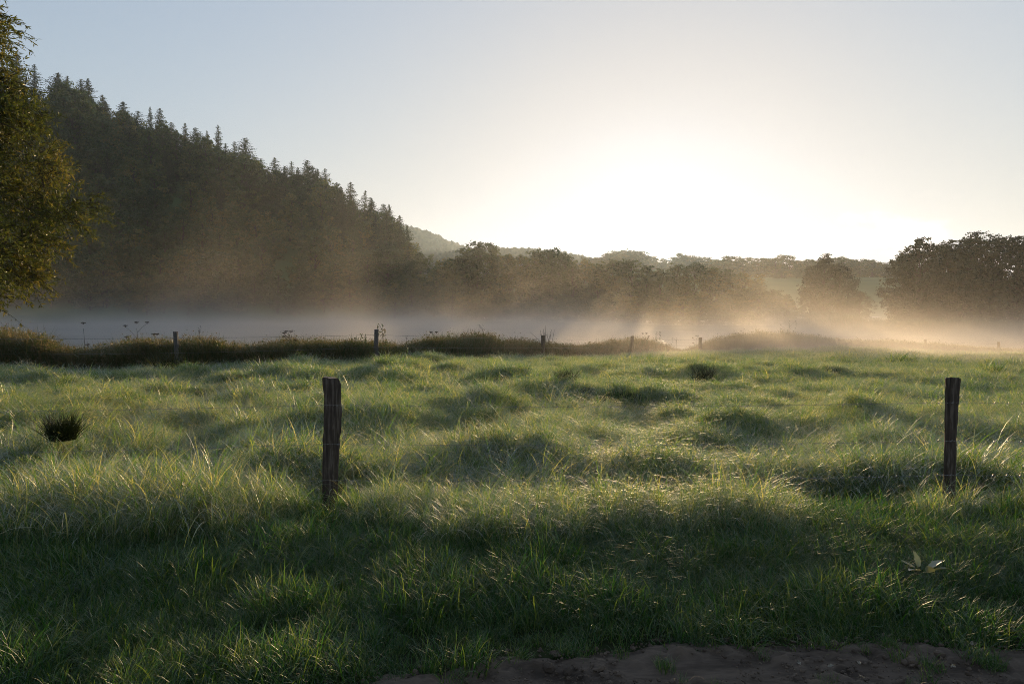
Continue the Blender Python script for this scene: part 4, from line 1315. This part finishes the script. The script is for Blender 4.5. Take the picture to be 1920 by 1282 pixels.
for px, py, lab in FL:
    d = ray(px, py); t_ = -(EYE - .06) / d[2]
    o = link('fallen_leaf', leaf_shape(r.uniform(.032, .05), r.uniform(.011, .018), r.uniform(-.4, .6), r, M['fallen']), None, (d[0] * t_, d[1] * t_, .068))
    o.rotation_euler = (r.normal(0, .3), r.normal(0, .25), r.uniform(0, 6.28))
    tag(o, lab, 'leaf', 'fallen leaves on the track')

# ------------------------------------------------------------------ low sheds seen between the right trees
def shed(px0, px1, top, Y, H, pitch, lab, board=False):
    p0, p1 = at(px0, top, Y), at(px1, top, Y)
    W = p1[0] - p0[0]; D = 4.0
    g = p0[2] - H
    root = link('shed', None, None, ((p0[0] + p1[0]) / 2, Y + D / 2, g))
    tag(root, lab, 'shed')
    mb = MB(); mb.box(-W / 2 + .15, W / 2 - .15, -D / 2 + .15, D / 2 - .15, -1.5, H - pitch - .02)
    link('wall', mb.mesh('wall', M['wall']), root)
    rb = MB()
    rb.add([(-W / 2, -D / 2, H - pitch), (W / 2, -D / 2, H - pitch - .15), (W / 2, D / 2, H - .15), (-W / 2, D / 2, H),
            (-W / 2, -D / 2, H - pitch + .12), (W / 2, -D / 2, H - pitch - .03), (W / 2, D / 2, H - .03), (-W / 2, D / 2, H + .12)],
           [(3, 2, 1, 0), (4, 5, 6, 7), (0, 1, 5, 4), (1, 2, 6, 5), (2, 3, 7, 6), (3, 0, 4, 7)])
    link('roof', rb.mesh('roof', M['roof']), root)
    if board:
        b = MB(); b.box(W * .22, W * .42, -D / 2 + .02, -D / 2 + .12, .45, H - pitch - .25)
        link('board', b.mesh('board', M['sign']), root)
    else:
        b = MB(); b.box(-W * .25, -W * .05, -D / 2 + .10, -D / 2 + .16, .5, H - pitch - .3)
        link('window', b.mesh('window', M['post']), root)
shed(1612, 1658, 607, 126, 1.7, .25, 'low shed with pale flat roof and white board between the right trees', True)
shed(1640, 1675, 594, 190, 2.6, .9, 'blue grey shed roof behind the low pale roofed shed')
shed(1700, 1722, 614, 118, 1.2, .2, 'tiny pale roof under the left part of the dark tree clump')

# ------------------------------------------------------------------ mist on the pond and haze in the air
def box_obj(name, x0, x1, y0, y1, z0, z1, mat):
    mb = MB(); mb.box(x0, x1, y0, y1, z0, z1)
    return kind(link(name, mb.mesh(name, mat)), 'stuff')

def haze_mat():
    m, n, l, out = new_mat('haze_air')
    v = n.new('ShaderNodeVolumePrincipled')
    v.inputs['Color'].default_value = (0.64, 0.81, 1.0, 1)
    v.inputs['Density'].default_value = 0.00012
    v.inputs['Anisotropy'].default_value = 0.55
    l.new(v.outputs[0], out.inputs['Volume'])
    return m

def mist_mat():
    m, n, l, out = new_mat('pond_mist')
    v = n.new('ShaderNodeVolumePrincipled')
    v.inputs['Color'].default_value = (1.0, 0.94, 0.87, 1)  # droplets are white; the warmth of the light is tinted in here
    v.inputs['Anisotropy'].default_value = 0.5
    geo = n.new('ShaderNodeNewGeometry')
    sp = n.new('ShaderNodeSeparateXYZ'); l.new(geo.outputs['Position'], sp.inputs[0])
    def math_(op, a, b=None, c=None):
        x = n.new('ShaderNodeMath'); x.operation = op
        for k, q in enumerate((a, b, c)):
            if q is None: continue
            if isinstance(q, (int, float)): x.inputs[k].default_value = q
            else: l.new(q, x.inputs[k])
        return x.outputs[0]
    def noise(scale, vec, det):
        mp = n.new('ShaderNodeMapping'); mp.inputs['Scale'].default_value = vec
        l.new(geo.outputs['Position'], mp.inputs['Vector'])
        q = n.new('ShaderNodeTexNoise'); q.inputs['Scale'].default_value = scale; q.inputs['Detail'].default_value = det
        q.inputs['Distortion'].default_value = 0.6
        l.new(mp.outputs[0], q.inputs['Vector'])
        return q.outputs['Fac']
    hz = math_('MAXIMUM', math_('ADD', sp.outputs['Z'], 1.7), 0)
    low = math_('EXPONENT', math_('MULTIPLY', hz, -1 / 2.6))
    high = math_('EXPONENT', math_('MULTIPLY', hz, -1 / 13.0))
    n1 = math_('MAXIMUM', math_('MULTIPLY', math_('SUBTRACT', noise(.062, (1, 1, 1.0), 3), .45), 1.9), 0)
    n2 = math_('MAXIMUM', math_('SUBTRACT', noise(.060, (1, 1, .6), 3.5), .545), 0)
    # thins out before the near bank
    mr = n.new('ShaderNodeMapRange'); mr.inputs['From Min'].default_value = 30; mr.inputs['From Max'].default_value = 60
    l.new(sp.outputs['Y'], mr.inputs['Value'])
    wx = n.new('ShaderNodeMapRange'); wx.interpolation_type = 'SMOOTHSTEP'; wx.inputs['From Min'].default_value = -120; wx.inputs['From Max'].default_value = -15
    wx.inputs['To Min'].default_value = 0.55; wx.inputs['To Max'].default_value = 2.3
    l.new(sp.outputs['X'], wx.inputs['Value'])
    film = math_('MULTIPLY', math_('EXPONENT', math_('MULTIPLY', hz, -1 / 0.9)), math_('MULTIPLY', math_('MULTIPLY_ADD', n1, .24, .014), wx.outputs[0]))
    mx = n.new('ShaderNodeMapRange'); mx.inputs['From Min'].default_value = 15; mx.inputs['From Max'].default_value = 60
    mx.inputs['To Min'].default_value = 1.0; mx.inputs['To Max'].default_value = 0.2
    l.new(sp.outputs['X'], mx.inputs['Value'])
    high = math_('MULTIPLY', high, mx.outputs[0])
    low = math_('MULTIPLY', low, math_('MULTIPLY_ADD', mx.outputs[0], .7, .3))
    d = math_('ADD', math_('MULTIPLY', math_('MULTIPLY', low, n1), .050), math_('MULTIPLY', math_('MULTIPLY', high, n2), .015))
    d = math_('MULTIPLY', math_('ADD', d, film), mr.outputs[0])
    l.new(d, v.inputs['Density'])
    l.new(v.outputs[0], out.inputs['Volume'])
    m.cycles.volume_step_rate = 0.5
    return m
box_obj('mist', -215, 125, 30, 268, WATER - .3, 36, mist_mat())
box_obj('haze', -1640, 1640, -1640, 1640, -4.6, 190, haze_mat())
